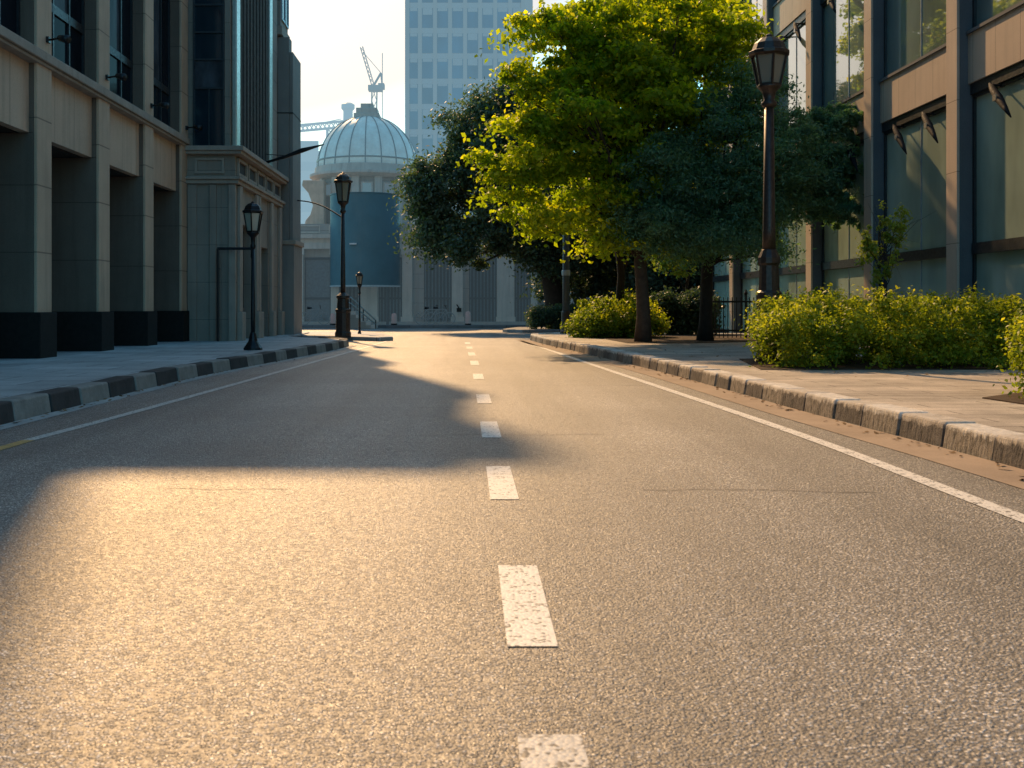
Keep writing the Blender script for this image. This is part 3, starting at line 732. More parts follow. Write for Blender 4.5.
# ------------------------------------------------------------------ domed building
YD = 57.0
DM = thing('domed_building', 'pale stone building with a pale green ribbed dome at the end of the street', 'building', (-2, YD, .14))
box(-16, 6.5, YD, 72, .1, 4.05).build('wall', M_DM_WALL, DM)
m = MB(); m.box(-16.2, 6.7, YD - .35, 72, 4.05, 4.35); m.box(-16.1, 6.6, YD - .2, 72, 4.35, 4.6); m.box(-16.3, 6.8, YD - .45, 72, 4.6, 4.8)
m.build('cornice', M_DM_TRIM, DM)
box(-16.1, 6.6, YD - .1, 72, 4.8, 5.35).build('parapet', M_DM_WALL, DM)
for k in range(11):
    x = -15.5 + k * 2.05
    m = MB(); m.box(x, x + 1.6, YD - .14, YD - .1, 4.88, 4.94); m.box(x, x + 1.6, YD - .14, YD - .1, 5.22, 5.28); m.box(x, x + .06, YD - .14, YD - .1, 4.94, 5.22); m.box(x + 1.54, x + 1.6, YD - .14, YD - .1, 4.94, 5.22)
    m.build('parapet_panel', M_DM_TRIM, DM)
def X(px, Y): return (px - CX) * Y / F
for a, b in ((285, 304), (331.5, 346), (359, 378), (402.5, 412.5), (452, 463), (497, 514), (531, 537), (560, 575)):
    c = MB(); c.box(X(a, YD), X(b, YD), YD - .32, YD, .1, 4.047); co = c.build('pilaster', M_DM_TRIM, DM, bevel=.02)
    m = MB(); m.box(X(a, YD) - .06, X(b, YD) + .06, YD - .42, YD - .325, .1, .55); m.box(X(a, YD) - .05, X(b, YD) + .05, YD - .4, YD - .325, 3.75, 4.04)
    m.build('pilaster_trim', M_DM_TRIM, co)
for a, b in ((305, 331), (346.5, 358.5), (379, 402), (424, 451.5), (469, 496.5), (515, 530.5), (538, 559)):
    x0, x1 = X(a, YD), X(b, YD)
    gt = box(x0, x1, YD - .06, YD - .005, .14, 3.6).build('gate', M_GATE_D, DM)
    if a > 345:
        n = max(3, int((x1 - x0) / .16)); s = MB()
        for k in range(n):
            u = x0 + (k + .25) * (x1 - x0) / n; s.box(u, u + .07, YD - .11, YD - .065, .2, 3.5)
        s.build('slats', M_GATE, gt)
    else:
        box(x0 + .05, x1 - .05, YD - .09, YD - .065, .25, 3.5).build('panel', M_GATE, gt)
    m = MB(); m.box(x0, x1, YD - .14, YD - .115, 1.45, 1.55); m.box(x0, x1, YD - .14, YD - .115, 3.5, 3.62); m.build('rail', M_GATE_D, gt)
m = MB(); m.box(-16, 6.6, YD - .8, YD - .45, .1, .3); m.build('plinth_step', M_DM_WALL, DM)
# drum and dome
cx, cyd = X(367.5, 63), 63.0
def zz(py, Y): return 1 + (CY - py) * Y / F
rd = 2.86
MB().lathe([(2.72, 4.8), (2.72, zz(180, 62))], (cx, cyd, 0), 40, False).build('drum', M_DM_WALL, DM)
z1 = zz(180, 62)
MB().lathe([(2.72, z1), (3.0, z1 + .05), (3.28, z1 + .18), (3.28, z1 + .32), (3.02, z1 + .36), (2.98, z1 + .72), (2.84, z1 + .76)], (cx, cyd, 0), 48, False).build('drum_cornice', M_DM_TRIM, DM)
for k in range(14):
    a = 2 * PI * k / 14 + .08
    def rp(r, t, z): return (cx + r * math.cos(a) - t * math.sin(a), cyd + r * math.sin(a) + t * math.cos(a), z)
    def rbox(m, r0, r1, t0, t1, z0, zt):
        v = [rp(r, t, z) for z in (z0, zt) for r, t in ((r0, t0), (r1, t0), (r1, t1), (r0, t1))]
        m.add(v, [(3, 2, 1, 0), (4, 5, 6, 7), (0, 1, 5, 4), (1, 2, 6, 5), (2, 3, 7, 6), (3, 0, 4, 7)])
    m = MB(); rbox(m, 2.6, 2.88, -.2, .2, 4.8, z1 + .02); m.build('drum_pilaster', M_DM_TRIM, DM)
    a += PI / 14
    m = MB(); rbox(m, 2.6, 2.76, -.32, .32, z1 - 1.0, z1 - .3); wo = m.build('drum_window', M_DM_TRIM, DM)
    m = MB(); rbox(m, 2.62, 2.775, -.24, .24, z1 - .93, z1 - .37); m.build('pane', M_DM_GL, wo)
zb = z1 + .74; hd = 3.0
prof = [(rd * math.cos(t * PI / 2 / 14), hd * math.sin(t * PI / 2 / 14)) for t in range(14)]
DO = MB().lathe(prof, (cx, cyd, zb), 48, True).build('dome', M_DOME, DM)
for k in range(20):
    a = 2 * PI * k / 20 + .05
    MB().tube([(cx + (r + .015) * math.cos(a), cyd + (r + .015) * math.sin(a), zb + z) for r, z in prof], .035, 6).build('rib', M_RIB, DO)
MB().lathe([(rd + .03, .32), (rd + .04, .40)], (cx, cyd, zb), 48, False).build('ring', M_RIB, DO)
zl = zb + hd - .08
m = MB(); m.box(cx - .72, cx + .72, cyd - .72, cyd + .72, zl - .2, zl + .18); m.box(cx - .6, cx + .6, cyd - .6, cyd + .6, zl + .18, zl + .5)
m.box(cx - .36, cx + .36, cyd - .36, cyd + .36, zl + .5, zl + .78); m.build('lantern_base', M_DM_TRIM, DM, bevel=.02)
MB().tube([(cx + .85, cyd, zl - .1), (cx + .85, cyd, 15.6)], .025, 6).build('mast', M_CRANE, DM)
# curved stone buttress at the left of the drum
m = MB(); pr_ = [(-9.1, 5.35), (-8.0, 5.35), (-8.0, 8.0), (-9.15, 8.0), (-9.2, 7.7), (-8.85, 7.3), (-8.6, 6.6), (-8.75, 6.1), (-9.0, 5.8)]
n = len(pr_); m.add([(x, 60.2, z) for x, z in pr_] + [(x, 61.6, z) for x, z in pr_],
    [tuple(range(n)), tuple(range(2 * n - 1, n - 1, -1))] + [(i, n + i, n + (i + 1) % n, (i + 1) % n) for i in range(n)])
m.build('buttress', M_DM_WARM, DM, bevel=.03)
# curved teal hoarding
hx, hy, hr = X(362, 55), 56.6, 1.78
m = MB(); prof = [(hx + hr * math.cos(t), hy - .95 * hr * math.sin(t)) for t in [PI * k / 32 for k in range(33)]]
HD = thing('curved_hoarding', 'large dark teal curved hoarding on the front of the domed building', 'hoarding', (hx, hy, 2.2))
m.prism(prof, 2.15, 6.75); m.build('panel', M_HOARD, HD)
pf = [(hx + (hr + .03) * math.cos(t), hy - .95 * (hr + .03) * math.sin(t)) for t in [PI * k / 32 for k in range(33)]]
MB().prism(pf, 2.08, 2.147).build('lower_rim', M_HOARD_L, HD)
MB().prism(pf, 6.753, 6.80).build('upper_rim', M_HOARD, HD)
xq = X(353, 54.9); box(xq - .17, xq + .17, hy - .95 * hr - .06, hy - .95 * hr + .2, 4.17, 4.24).build('plate', M_WHITEP, HD)
m = MB()
for dx in (-1.2, 1.2): m.tube([(hx + dx, hy - .2, .14), (hx + dx, hy - .2, 2.08)], .07, 8)
for dx in (-1.2, 1.2): MB().tube([(hx + dx, hy - .6, .14), (hx + dx, hy - .6, 2.08)], .07, 8).build('post', M_GATE_D, HD)
# stair with handrail
ST = thing('stone_stair', 'short stone stair beneath the teal hoarding', 'stair', (-5.4, 52.9, 0))
m = MB()
for k in range(6): m.box(-6.4 + 0 * k, -5.75 + .24 * k, 53.1, 54.4, .01 if k == 5 else .01, 1.02 - .17 * k)
m.build('steps', M_DM_WALL, ST)
HRL = thing('stair_handrail', 'shiny sloping handrail of the stair beneath the teal hoarding', 'handrail', (-5.3, 52.9, 0))
for dz in (0, .28):
    MB().tube([(-6.1, 53.05, 1.62 - dz), (-5.75, 53.05, 1.5 - dz), (-4.55, 53.05, .42 - dz * .7)], .035, 8).build('rail', M_CHROME, HRL)
for u in (0, .5, 1):
    xx = -5.75 + 1.2 * u; MB().tube([(xx, 53.05, max(.0, .85 - .95 * u)), (xx, 53.05, 1.5 - 1.08 * u)], .028, 6).build('post', M_METAL_DK, HRL)

# bicycles and bins in front of the gates, small in the picture
M_BIKE = paint('bike_paint', (.03, .04, .05), .6, 0, haze=.10)
def bicycle(label, x, y, rz, col):
    t = thing('bicycle', label, 'bicycle', (x, y, .14), 'bicycles by the gates of the domed building'); c, s = math.cos(rz), math.sin(rz)
    def q(u, z): return (x + u * c, y + u * s, .14 + z)
    for u in (-.5, .5):
        pts = [q(u + .31 * math.cos(a), .32 + .31 * math.sin(a)) for a in [2 * PI * k / 20 for k in range(21)]]
        wo = MB().tube(pts, .025, 6).build('wheel', M_BIKE, t)
        sp = MB()
        for k in range(6):
            a = PI * k / 6; sp.tube([q(u + .3 * math.cos(a), .32 + .3 * math.sin(a)), q(u - .3 * math.cos(a), .32 - .3 * math.sin(a))], .004, 4)
        sp.build('spokes', M_CHROME, wo)
    f = MB(); J = dict(r=q(-.5, .32), b=q(-.08, .3), s=q(-.2, .78), h=q(.34, .8), f=q(.5, .32))
    for a, b in ('rb', 'rs', 'bs', 'sh', 'bh', 'hf'): f.tube([J[a], J[b]], .022, 6)
    f.build('frame', col, t)
    MB().tube([q(-.34, .86), q(-.1, .86)], [.07, .03], 8).build('saddle', M_METAL_DK, t)
    MB().tube([(q(.3, .98)[0] + .2 * s, q(.3, .98)[1] - .25 * c, 1.12), (q(.3, .98)[0] - .2 * s, q(.3, .98)[1] + .25 * c, 1.12)], .018, 6).build('handlebar', M_METAL_DK, t)
    MB().tube([q(.34, .78), q(.3, .98)], .018, 6).build('stem', M_METAL_DK, t)
bicycle('dark bicycle parked by the gates below the evergreen tree, left one', X(431, 55.6), 55.6, .25, M_BIKE)
bicycle('dark bicycle parked by the gates below the evergreen tree, right one', X(440, 56), 56.0, -.3, M_BIKE)
bicycle('bicycle parked at the wall left of the tall brown lamp', X(314, 55.8), 55.8, .1, M_BIKE)
def bollard(label, px, mat, h=.7):
    xx = X(px, 55.4); t = thing('bollard', label, 'bollard', (xx, 55.4, .14), 'bollards before the domed building')
    MB().lathe([(.14, 0), (.13, h - .1), (.09, h - .02), (.02, h)], (xx, 55.4, .14), 12).build('post', mat, t)
    MB().lathe([(.16, 0), (.16, .08)], (xx, 55.4, .138), 12, False).build('base', M_METAL_DK, t)
bollard('small red bollard before the gates of the domed building', 468, M_RED)
bollard('small red bollard right of the stair beneath the hoarding', 394, M_RED, .6)
bollard('small red bollard left of the tall brown lamp', 333, M_RED, .6)
t = thing('wall_lamp', 'small dark wall lamp on a pilaster of the domed building', 'wall lamp', (X(459, 56.5), 56.6, 1.0))
xx = X(459, 56.5); MB().box(xx - .12, xx + .12, 56.4, 56.68, .8, 1.0).build('housing', M_METAL_DK, t); MB().tube([(xx, 56.6, 1.0), (xx - .12, 56.5, 1.18)], .03, 6).build('arm', M_METAL_DK, t)

# ------------------------------------------------------------------ distant skyline
SK = thing('office_tower', 'tall hazy office tower with rows of blue windows behind the domed building', 'tower', (0, 150, 0))
sx0, sx1, ys_ = X(405, 150), X(534, 150), 150.0
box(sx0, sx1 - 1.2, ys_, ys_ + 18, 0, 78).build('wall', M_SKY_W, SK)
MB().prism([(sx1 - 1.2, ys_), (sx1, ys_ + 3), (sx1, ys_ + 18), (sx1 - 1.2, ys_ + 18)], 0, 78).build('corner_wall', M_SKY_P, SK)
nb = 8; bw = (sx1 - 1.2 - sx0) / nb
for k in range(nb + 1):
    x = sx0 + k * bw; x = min(max(x, sx0 + .35), sx1 - 1.5)
    box(x - .26, x + .26, ys_ - .5, ys_ - .003, 0, 78).build('pier', M_SKY_P, SK)
rest = MB(); rw = random.Random(2)
for j in range(22):
    z0 = 1.2 + j * 3.45
    box(sx0 + .7, sx1 - 1.9, ys_ - .1, ys_ - .003, z0 - .7, z0 - .003).build('floor_band', M_SKY_SP, SK)
    for k in range(nb):
        a, b = sx0 + k * bw + .27, sx0 + (k + 1) * bw - .27
        if k == 0: a += .34
        if 18 < z0 < 54:
            wo = box(a, b, ys_ - .12, ys_ - .104, z0 + .02, z0 + 2.72).build('window', M_SKY_G, SK)
            bl = rw.choice((.25, .5, .9, .4))
            box(a + .1, b - .1, ys_ - .15, ys_ - .123, z0 + 2.7 - bl, z0 + 2.7).build('blind', M_SKY_SP, wo)
        else: rest.box(a, b, ys_ - .12, ys_ - .104, z0 + .05, z0 + 2.6)
ro = rest.build('window_rows', M_SKY_G, SK); ro['kind'] = 'stuff'
HB = thing('distant_building', 'pale hazy block seen left of the green dome', 'building', (X(300, 170), 170, 0))
hx0, hx1 = X(285, 170), X(318, 170)
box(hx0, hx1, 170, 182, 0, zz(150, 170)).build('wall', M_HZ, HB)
m = MB()
for k in range(8): m.box(hx0 - .1, hx1 + .1, 169.8, 169.99, 3 + k * 3.2, 4.4 + k * 3.2)
m.build('floor_bands', paint('far_band', (.35, .42, .45), .5, haze=.7), HB)

def lattice(m, p0, p1, w, n, r):
    p0, p1 = Vector(p0), Vector(p1); d = (p1 - p0)
    u = d.normalized(); s = Vector((0, 1, 0)); s = (s - u * s.dot(u)).normalized(); t = u.cross(s)
    cs = [(s * a + t * b) * (w / 2) for a, b in ((-1, -1), (1, -1), (1, 1), (-1, 1))]
    for c in cs: m.tube([p0 + c, p1 + c], r, 4)
    for k in range(n):
        a, b = p0 + d * (k / n), p0 + d * ((k + 1) / n)
        for i in range(4):
            m.tube([a + cs[i], b + cs[(i + 1) % 4]], r * .7, 4)
    return m
YC = 110.0
CR = thing('tower_crane', 'dark luffing tower crane with raised jib above the green dome', 'crane', (X(374, YC), YC, 0))
mx = X(373.5, YC)
lattice(MB(), (mx - .3, YC, 0), (mx + .1, YC, zz(88, YC)), .5, 18, .05).build('mast', M_CRANE, CR)
lattice(MB(), (mx, YC, zz(87, YC)), (X(361.5, YC), YC, zz(47, YC)), .26, 9, .04).build('jib', M_CRANE, CR)
m = MB(); m.box(mx - .5, mx + .9, YC - .6, YC + .6, zz(91, YC), zz(86, YC)); m.box(mx + .5, mx + 1.1, YC - .5, YC + .5, zz(89, YC), zz(84, YC)); m.build('cab', M_CRANE, CR)
m = MB(); m.tube([(mx, YC, zz(86, YC)), (X(381, YC), YC, zz(73, YC))], .12, 5); m.tube([(X(381, YC), YC, zz(73, YC)), (X(382.5, YC), YC, zz(88, YC))], .09, 5); m.tube([(X(381, YC), YC, zz(73, YC)), (X(363, YC), YC, zz(52, YC))], .03, 4)
m.build('apex_frame', M_CRANE, CR)
YE = 150.0
C2 = thing('tower_crane', 'pale hazy tower crane with level jib left of the green dome', 'crane', (X(331, YE), YE, 0))
xm = X(331, YE)
lattice(MB(), (xm, YE, 0), (xm, YE, zz(128, YE)), 1.0, 20, .12).build('mast', M_CRANE_F, C2)
lattice(MB(), (X(296, YE), YE, zz(128.5, YE)), (X(357, YE), YE, zz(123, YE)), .8, 14, .10).build('jib', M_CRANE_F, C2)
m = MB(); m.tube([(X(341, YE), YE, zz(126, YE)), (X(341, YE), YE, zz(119, YE)), (X(302, YE), YE, zz(127, YE))], .06, 4); m.build('tie', M_CRANE_F, C2)
CHM = thing('chimney', 'round hazy chimney with flared cap left of the green dome', 'chimney', (X(348, 140), 140, 0))
MB().lathe([(.75, 0), (.62, zz(122, 140)), (.6, zz(111, 140))], (X(348, 140), 140, 0), 14).build('stack', M_CRANE_F, CHM)
MB().lathe([(.6, 0), (.85, .3), (.85, .8), (.5, 1.0)], (X(348, 140), 140, zz(111, 140)), 14, False).build('cap', M_CRANE_F, CHM)

# dark brick building behind the right hand trees
BG = thing('brick_building', 'dark brick building half hidden behind the trees on the right', 'building', (12, 52, 0))
box(6.2, 30, 52, 64, .1, 9).build('wall', M_BG, BG)
for k in range(6):
    for j in range(2):
        x = 6.8 + k * 1.9; z = 1.2 + j * 3.2
        m = MB(); m.box(x, x + 1.0, 51.93, 51.999, z, z + .07); m.box(x, x + 1.0, 51.93, 51.999, z + 1.6, z + 1.67); m.box(x, x + .07, 51.93, 51.999, z + .07, z + 1.6); m.box(x + .93, x + 1.0, 51.93, 51.999, z + .07, z + 1.6)
        wo = m.build('window', M_FRAME_L, BG); box(x + .07, x + .93, 51.98, 51.998, z + .07, z + 1.6).build('pane', M_GL_B, wo)
box(6, 30.2, 51.7, 64.2, 9.003, 9.4).build('roof', M_TRIM_B, BG)

# ------------------------------------------------------------------ vegetation
def leaves(name, mat, C, Rr, n_per, size, seed, parent, flat=.5, shell=.5, aspect=.55, tint_up=.35, droop=0.0):
    """leaf quads scattered through clumps C (n,3) of radii Rr (n,3)"""
    r = np.random.default_rng(seed)
    C = np.asarray(C, float); Rr = np.asarray(Rr, float); k = len(C); n = k * n_per
    idx = np.repeat(np.arange(k), n_per)
    d = r.normal(size=(n, 3)); d /= np.linalg.norm(d, axis=1)[:, None]
    u = r.uniform(0, 1, n) ** shell
    off = d * u[:, None]
    off *= (1 + .38 * np.clip(r.normal(size=(n, 1)), -1.5, 1.7))
    P = C[idx] + off * Rr[idx]
    P[:, 2] -= droop * (off[:, 0] ** 2 + off[:, 1] ** 2) * Rr[idx, 0]
    nrm = d * .6 + r.normal(size=(n, 3)) * .7 + np.array([0, 0, flat]); nrm /= np.linalg.norm(nrm, axis=1)[:, None]
    a = r.normal(size=(n, 3)); a -= nrm * (a * nrm).sum(1)[:, None]; a /= np.linalg.norm(a, axis=1)[:, None]
    b = np.cross(nrm, a)
    s = size * r.uniform(.55, 1.25, n)
    a = a * s[:, None]; b = b * (s * aspect)[:, None]
    bend = nrm * (s * .15)[:, None]
    Q = np.stack([P - a, P - b * .9 + bend + a * .1, P + a, P + b * .9 + bend + a * .1], 1)
    ct = r.uniform(-.2, .2, k)
    tint = .42 + ct[idx] + r.normal(0, .16, n) + tint_up * .5 * off[:, 2]  # upper leaves of each clump tinted lighter, painting top light into them
    o = quads_mesh(name, mat, Q, tint)
    if parent is not None:
        o.data.transform(__import__('mathutils').Matrix.Translation(-parent.location)); o.parent = parent
    return o
def lobes_to_clumps(lobes, n, rc, seed, zs=.6, shell=.45):
    r = np.random.default_rng(seed); W = np.array([l[1][0] * l[1][1] * l[1][2] for l in lobes]) ** .7; W /= W.sum()
    C = []
    for i in r.choice(len(lobes), n, p=W):
        c, rad = lobes[i]; d = r.normal(size=3); d /= np.linalg.norm(d)
        C.append(np.array(c) + d * np.array(rad) * r.uniform(0, 1) ** shell * .92)
    C = np.array(C); s = rc * r.uniform(.4, 1.5, n)
    return C, np.stack([s, s, s * zs], 1)
def trunk_mesh(base, top, r0, r1, targets, seed, lr=.35, roots=True, sway=.12):
    r = random.Random(seed); b, t = Vector(base), Vector(top); m = MB()
    pts = []; rad = []
    for k in range(9):
        u = k / 8; p = b.lerp(t, u) + Vector((r.uniform(-1, 1), r.uniform(-1, 1), 0)) * sway * math.sin(PI * u) * .6
        pts.append(p); rad.append((r0 + (r1 - r0) * u) * (1 + (.38 * math.exp(-u * 14) if roots else 0)))
    m.tube(pts, rad, 14)
    for c in targets:
        c = Vector(c); u = r.uniform(.45, 1.0); i = min(8, int(u * 8)); s = pts[i]
        mid = s.lerp(c, .45) + Vector((r.uniform(-.2, .2), r.uniform(-.2, .2), r.uniform(.05, .35))) * (c - s).length * .3
        rr = rad[i] * lr * r.uniform(.7, 1.3)
        q = [s, s.lerp(mid, .5) + Vector((0, 0, .08)), mid, mid.lerp(c, .5), c]
        m.tube(q, [rr, rr * .8, rr * .6, rr * .4, rr * .15], 7)
        for _ in range(2):
            e = c + Vector((r.uniform(-1, 1), r.uniform(-1, 1), r.uniform(-.3, .8))) * .6
            m.tube([mid, mid.lerp(e, .6) + Vector((0, 0, .1)), e], [rr * .4, rr * .25, rr * .08], 5)
    return m
def tree(name, label, base, top, r0, r1, lobes, n, rc, n_per, size, seed, leaf, bark, group=None, zs=.6, shell=.45, droop=.15, aspect=.55, limbs=22, extra=None, flat=.5, cat='tree', lr=.35):
    t = thing(name, label, cat, base, group)
    C, Rr = lobes_to_clumps(lobes, n, rc, seed, zs, shell)
    if extra is not None: C = np.vstack([C, extra[0]]); Rr = np.vstack([Rr, extra[1]])
    rs = np.random.default_rng(seed + 7)
    tg = C[rs.choice(len(C), min(limbs, len(C)), replace=False)]
    trunk_mesh(base, top, r0, r1, tg, seed, lr).build('trunk', bark, t)
    leaves('crown', leaf, C, Rr, n_per, size, seed + 1, t, droop=droop, aspect=aspect, flat=flat)
    return t
def lobe(px, py, rx, ry, Y, dy=0, rdepth=None):
    s = Y / F; x, _, z = at(px, py, Y); return ((x, Y + dy, z), (rx * s, (rdepth or rx) * s, ry * s))

Y1 = 27.0
T1L = [lobe(640, 35, 100, 62, Y1), lobe(560, 60, 60, 60, Y1, -.5), lobe(600, 110, 100, 80, Y1), lobe(535, 150, 52, 45, Y1, -.3), lobe(545, 205, 55, 32, Y1, -.3),
       lobe(680, 110, 90, 100, Y1, .5), lobe(620, 190, 80, 55, Y1, .5), lobe(610, 225, 60, 28, Y1, 0), lobe(715, 40, 42, 48, Y1, 0), lobe(560, 28, 42, 40, Y1, 0), lobe(505, 168, 34, 24, Y1, -.3), lobe(515, 85, 22, 22, Y1, -.4)]
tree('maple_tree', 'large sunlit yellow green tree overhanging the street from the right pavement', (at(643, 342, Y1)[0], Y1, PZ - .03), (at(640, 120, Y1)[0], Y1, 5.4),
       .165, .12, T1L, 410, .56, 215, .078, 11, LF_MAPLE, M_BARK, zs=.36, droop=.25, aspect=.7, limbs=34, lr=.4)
tree('slender_tree', 'thin trunked tree just behind the round yellow green bush', (at(623, 337, 31.5)[0], 31.5, PZ - .03), (at(615, 170, 31.5)[0], 31.5, 4.9),
     .125, .08, [lobe(600, 110, 60, 60, 31.5), lobe(640, 170, 60, 50, 31.5, .6), lobe(600, 200, 45, 32, 31.5), lobe(650, 10, 60, 50, 31.5), lobe(695, 50, 48, 50, 31.5), lobe(700, 5, 38, 36, 31.5, -.5)], 230, .5, 190, .085, 21, LF_MAPLE, M_BARK_D, zs=.45, droop=.2, aspect=.7, limbs=16)  # upper lobes, hidden from view, added to shade the right building's bays
Y2 = 26.6
T2L = [lobe(700, 165, 55, 75, Y2), lobe(765, 170, 62, 62, Y2, -1), lobe(735, 225, 72, 42, Y2, -.5), lobe(812, 150, 36, 36, Y2, -.6), lobe(680, 225, 50, 45, Y2, 0), lobe(655, 185, 40, 55, Y2, -.6), lobe(648, 222, 36, 32, Y2, -.6), lobe(735, 110, 52, 40, Y2, -.8), lobe(810, 195, 30, 28, Y2, -.5)]
rs = np.random.default_rng(99); EC, ER = [], []
for k in range(30):                                               # feathery sprays reaching toward the facade
    a0 = np.array(at(rs.uniform(800, 830), rs.uniform(110, 215), Y2)) + np.array([0, rs.uniform(-1, .4), 0])
    dirv = np.array([rs.uniform(.5, .95), rs.uniform(-.6, .5), rs.uniform(-.35, .25)])
    for j in range(5):
        EC.append(a0 + dirv * j * .22 - np.array([0, 0, .012 * j * j])); ER.append((.15 - .018 * j,) * 3)
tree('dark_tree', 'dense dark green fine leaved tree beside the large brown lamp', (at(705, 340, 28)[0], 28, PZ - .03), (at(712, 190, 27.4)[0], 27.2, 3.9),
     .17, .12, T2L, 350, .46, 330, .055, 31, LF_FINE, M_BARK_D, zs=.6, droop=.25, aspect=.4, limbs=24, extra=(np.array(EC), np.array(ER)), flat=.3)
Y3 = 47.0
T3L = [lobe(478, 122, 36, 40, Y3), lobe(500, 160, 50, 45, Y3), lobe(440, 185, 38, 40, Y3), lobe(432, 225, 28, 32, Y3), lobe(470, 232, 50, 42, Y3), lobe(530, 190, 50, 80, Y3), lobe(560, 240, 55, 40, Y3, .5), lobe(515, 110, 35, 35, Y3, .5), lobe(600, 200, 60, 70, Y3, 1)]
tree('evergreen_tree', 'large dark evergreen tree leaning over the end of the street', (at(560, 331, Y3)[0], Y3, .1), (at(538, 215, Y3)[0], Y3, 4.9),
     .48, .26, T3L, 440, .70, 300, .10, 41, LF_DARK, M_BARK_D, zs=.75, droop=.1, limbs=22, shell=.35)
for k, (px, py, Y, rx, ry, lab) in enumerate(((598, 235, 49, 60, 85, 'dark tree behind the round bush, left of the brick building'), (672, 215, 46, 60, 90, 'dark tree behind the two brown trunks'), (745, 230, 46.5, 60, 80, 'dark tree behind the iron fence by the right building'))):
    tree('background_tree', lab, (at(px, 330, Y)[0], Y, 0), (at(px, 250, Y)[0], Y, 3.2), .2, .13,
         [lobe(px, py, rx, ry, Y), lobe(px - 25, py + 50, rx * .7, ry * .4, Y, .4), lobe(px + 20, py + 45, rx * .8, ry * .45, Y)], 110, .7, 200, .10, 51 + 3 * k, LF_BACK, M_BARK_D, 'trees behind the right pavement', zs=.7, limbs=10)
tree('background_tree', 'small backlit yellow green tree seen between the trunks', (at(690, 336, 38)[0], 38, PZ), (at(688, 270, 38)[0], 38, 2.6), .07, .04,
     [lobe(685, 245, 24, 26, 38), lobe(672, 262, 18, 16, 38)], 34, .36, 140, .075, 71, LF_YOUNG, M_BARK_D, 'trees behind the right pavement', limbs=6)
tree('sapling', 'young leafy sapling standing behind the right hedge before the glass', (at(882, 360, 19)[0], 19, PZ), (at(880, 215, 19)[0], 19, 2.5), .035, .012,
     [lobe(868, 245, 10, 32, 19), lobe(895, 240, 10, 28, 19), lobe(880, 265, 12, 30, 19), lobe(884, 222, 9, 22, 19), lobe(903, 215, 6, 14, 19)], 74, .085, 34, .036, 81, LF_YOUNG, M_BARK_D, limbs=14, zs=1.0, lr=.5)

def hedge(name, label, poly, z0, z1, n, rc, n_per, size, seed, leaf, cat='hedge', sprigs=0, round_=.0):
    """clumps packed through a footprint polygon up to an uneven top"""
    r = np.random.default_rng(seed); xs = [p[0] for p in poly]; ys = [p[1] for p in poly]
    def inside(x, y):
        c = False
        for (x0, y0), (x1, y1) in zip(poly, poly[1:] + poly[:1]):
            if (y0 > y) != (y1 > y) and x < (x1 - x0) * (y - y0) / (y1 - y0) + x0: c = not c
        return c
    cx_, cy_ = np.mean(xs), np.mean(ys); rx, ry = (max(xs) - min(xs)) / 2, (max(ys) - min(ys)) / 2
    C = []
    while len(C) < n:
        x, y = r.uniform(min(xs), max(xs)), r.uniform(min(ys), max(ys))
        if not inside(x, y): continue
        q = min(1, ((x - cx_) / rx) ** 2 + ((y - cy_) / ry) ** 2)
        top = z0 + (z1 - z0) * (1 - round_ * q ** 1.5) + .07 * math.sin(x * 3.1 + y) + .05 * math.sin(x * 7.3)
        z = z0 + (top - z0) * r.uniform(0, 1) ** .6
        C.append((x, y, max(z0 + .08, z)))
    C = np.array(C); s = rc * r.uniform(.7, 1.3, n); Rr = np.stack([s, s, s * .9], 1)
    t = thing(name, label, cat, (cx_, cy_, z0))
    leaves('foliage', leaf, C, Rr, n_per, size, seed + 1, t, droop=0, aspect=.6, flat=.5)
    if sprigs:
        SC, SR = [], []
        for k in range(sprigs):
            c = C[r.integers(n)]
            b = np.array([c[0], c[1], max(c[2], z0 + (z1 - z0) * .8)]); d = np.array([r.uniform(-.5, .5), r.uniform(-.5, .5), 1.0])
            for j in range(4): SC.append(b + d * (.05 + .05 * j)); SR.append((.045, .045, .04))
        leaves('sprigs', leaf, np.array(SC), np.array(SR), 9, size * 1.05, seed + 5, t, droop=0, aspect=.55)
    return t
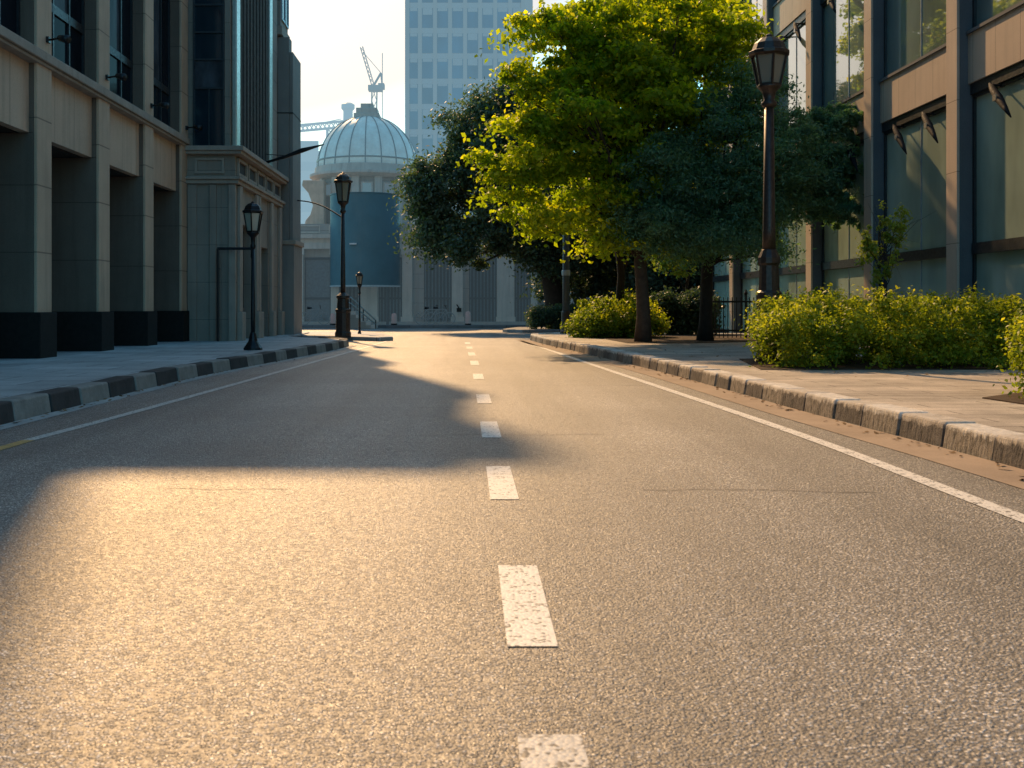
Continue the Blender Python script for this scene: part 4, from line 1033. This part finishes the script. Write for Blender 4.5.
hedge('hedge', 'long yellow green clipped hedge along the right pavement', [(4.05, 15.3), (4.5, 14.9), (8.3, 14.9), (8.5, 17.2), (7.0, 18.4), (5.0, 17.6), (4.3, 16.6)], PZ, 1.08, 560, .20, 130, .032, 91, LF_HEDGE, sprigs=150, round_=.16)
hedge('bush', 'rounded yellow green bush cut off at the right edge of the photo', [(4.95, 9.8), (5.3, 9.3), (6.3, 9.3), (6.6, 10.2), (5.9, 10.9), (5.1, 10.5)], PZ, .98, 190, .16, 130, .026, 93, LF_HEDGE, 'bush', sprigs=40, round_=.55)
hedge('bush', 'round yellow green bush behind the slim brown trunks', [(2.85, 31.6), (3.3, 30.6), (4.4, 30.3), (5.3, 30.8), (5.6, 32), (4.8, 33), (3.5, 33)], PZ, 1.22, 240, .26, 140, .05, 95, LF_HEDGE, 'bush', sprigs=40, round_=.62)
hedge('hedge', 'low dark green hedge beneath the leaning evergreen tree', [(2.5, 44.9), (4.5, 44.8), (4.5, 45.9), (2.5, 45.9)], .13, 1.0, 150, .22, 130, .05, 97, LF_DARK, round_=.1)
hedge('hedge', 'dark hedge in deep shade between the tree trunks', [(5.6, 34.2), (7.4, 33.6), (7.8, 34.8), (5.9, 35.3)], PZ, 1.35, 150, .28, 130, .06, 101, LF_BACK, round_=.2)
hedge('bush', 'dark shady bush right of the iron fence', [(7.3, 27.8), (8.6, 27.2), (8.7, 28.6), (7.6, 29)], PZ, 1.15, 130, .22, 130, .045, 103, LF_FINE, 'bush', round_=.3)
# low iron fence
FN = thing('iron_fence', 'low dark iron fence between the dark tree and the right building', 'fence', (7.4, 30.5, PZ))
for z in (.35, 1.15): box(6.5, 8.8, 30.48, 30.52, z, z + .05).build('rail', M_METAL_DK, FN)
m = MB()
for k in range(19): m.tube([(6.55 + k * .12, 30.5, PZ), (6.55 + k * .12, 30.5, 1.3)], .014, 6)
m.build('bars', M_METAL_DK, FN)
for x in (6.5, 7.65, 8.8): MB().lathe([(.04, 0), (.04, 1.2), (.06, 1.25), (.01, 1.35)], (x, 30.5, PZ), 8, False).build('post', M_METAL_DK, FN)
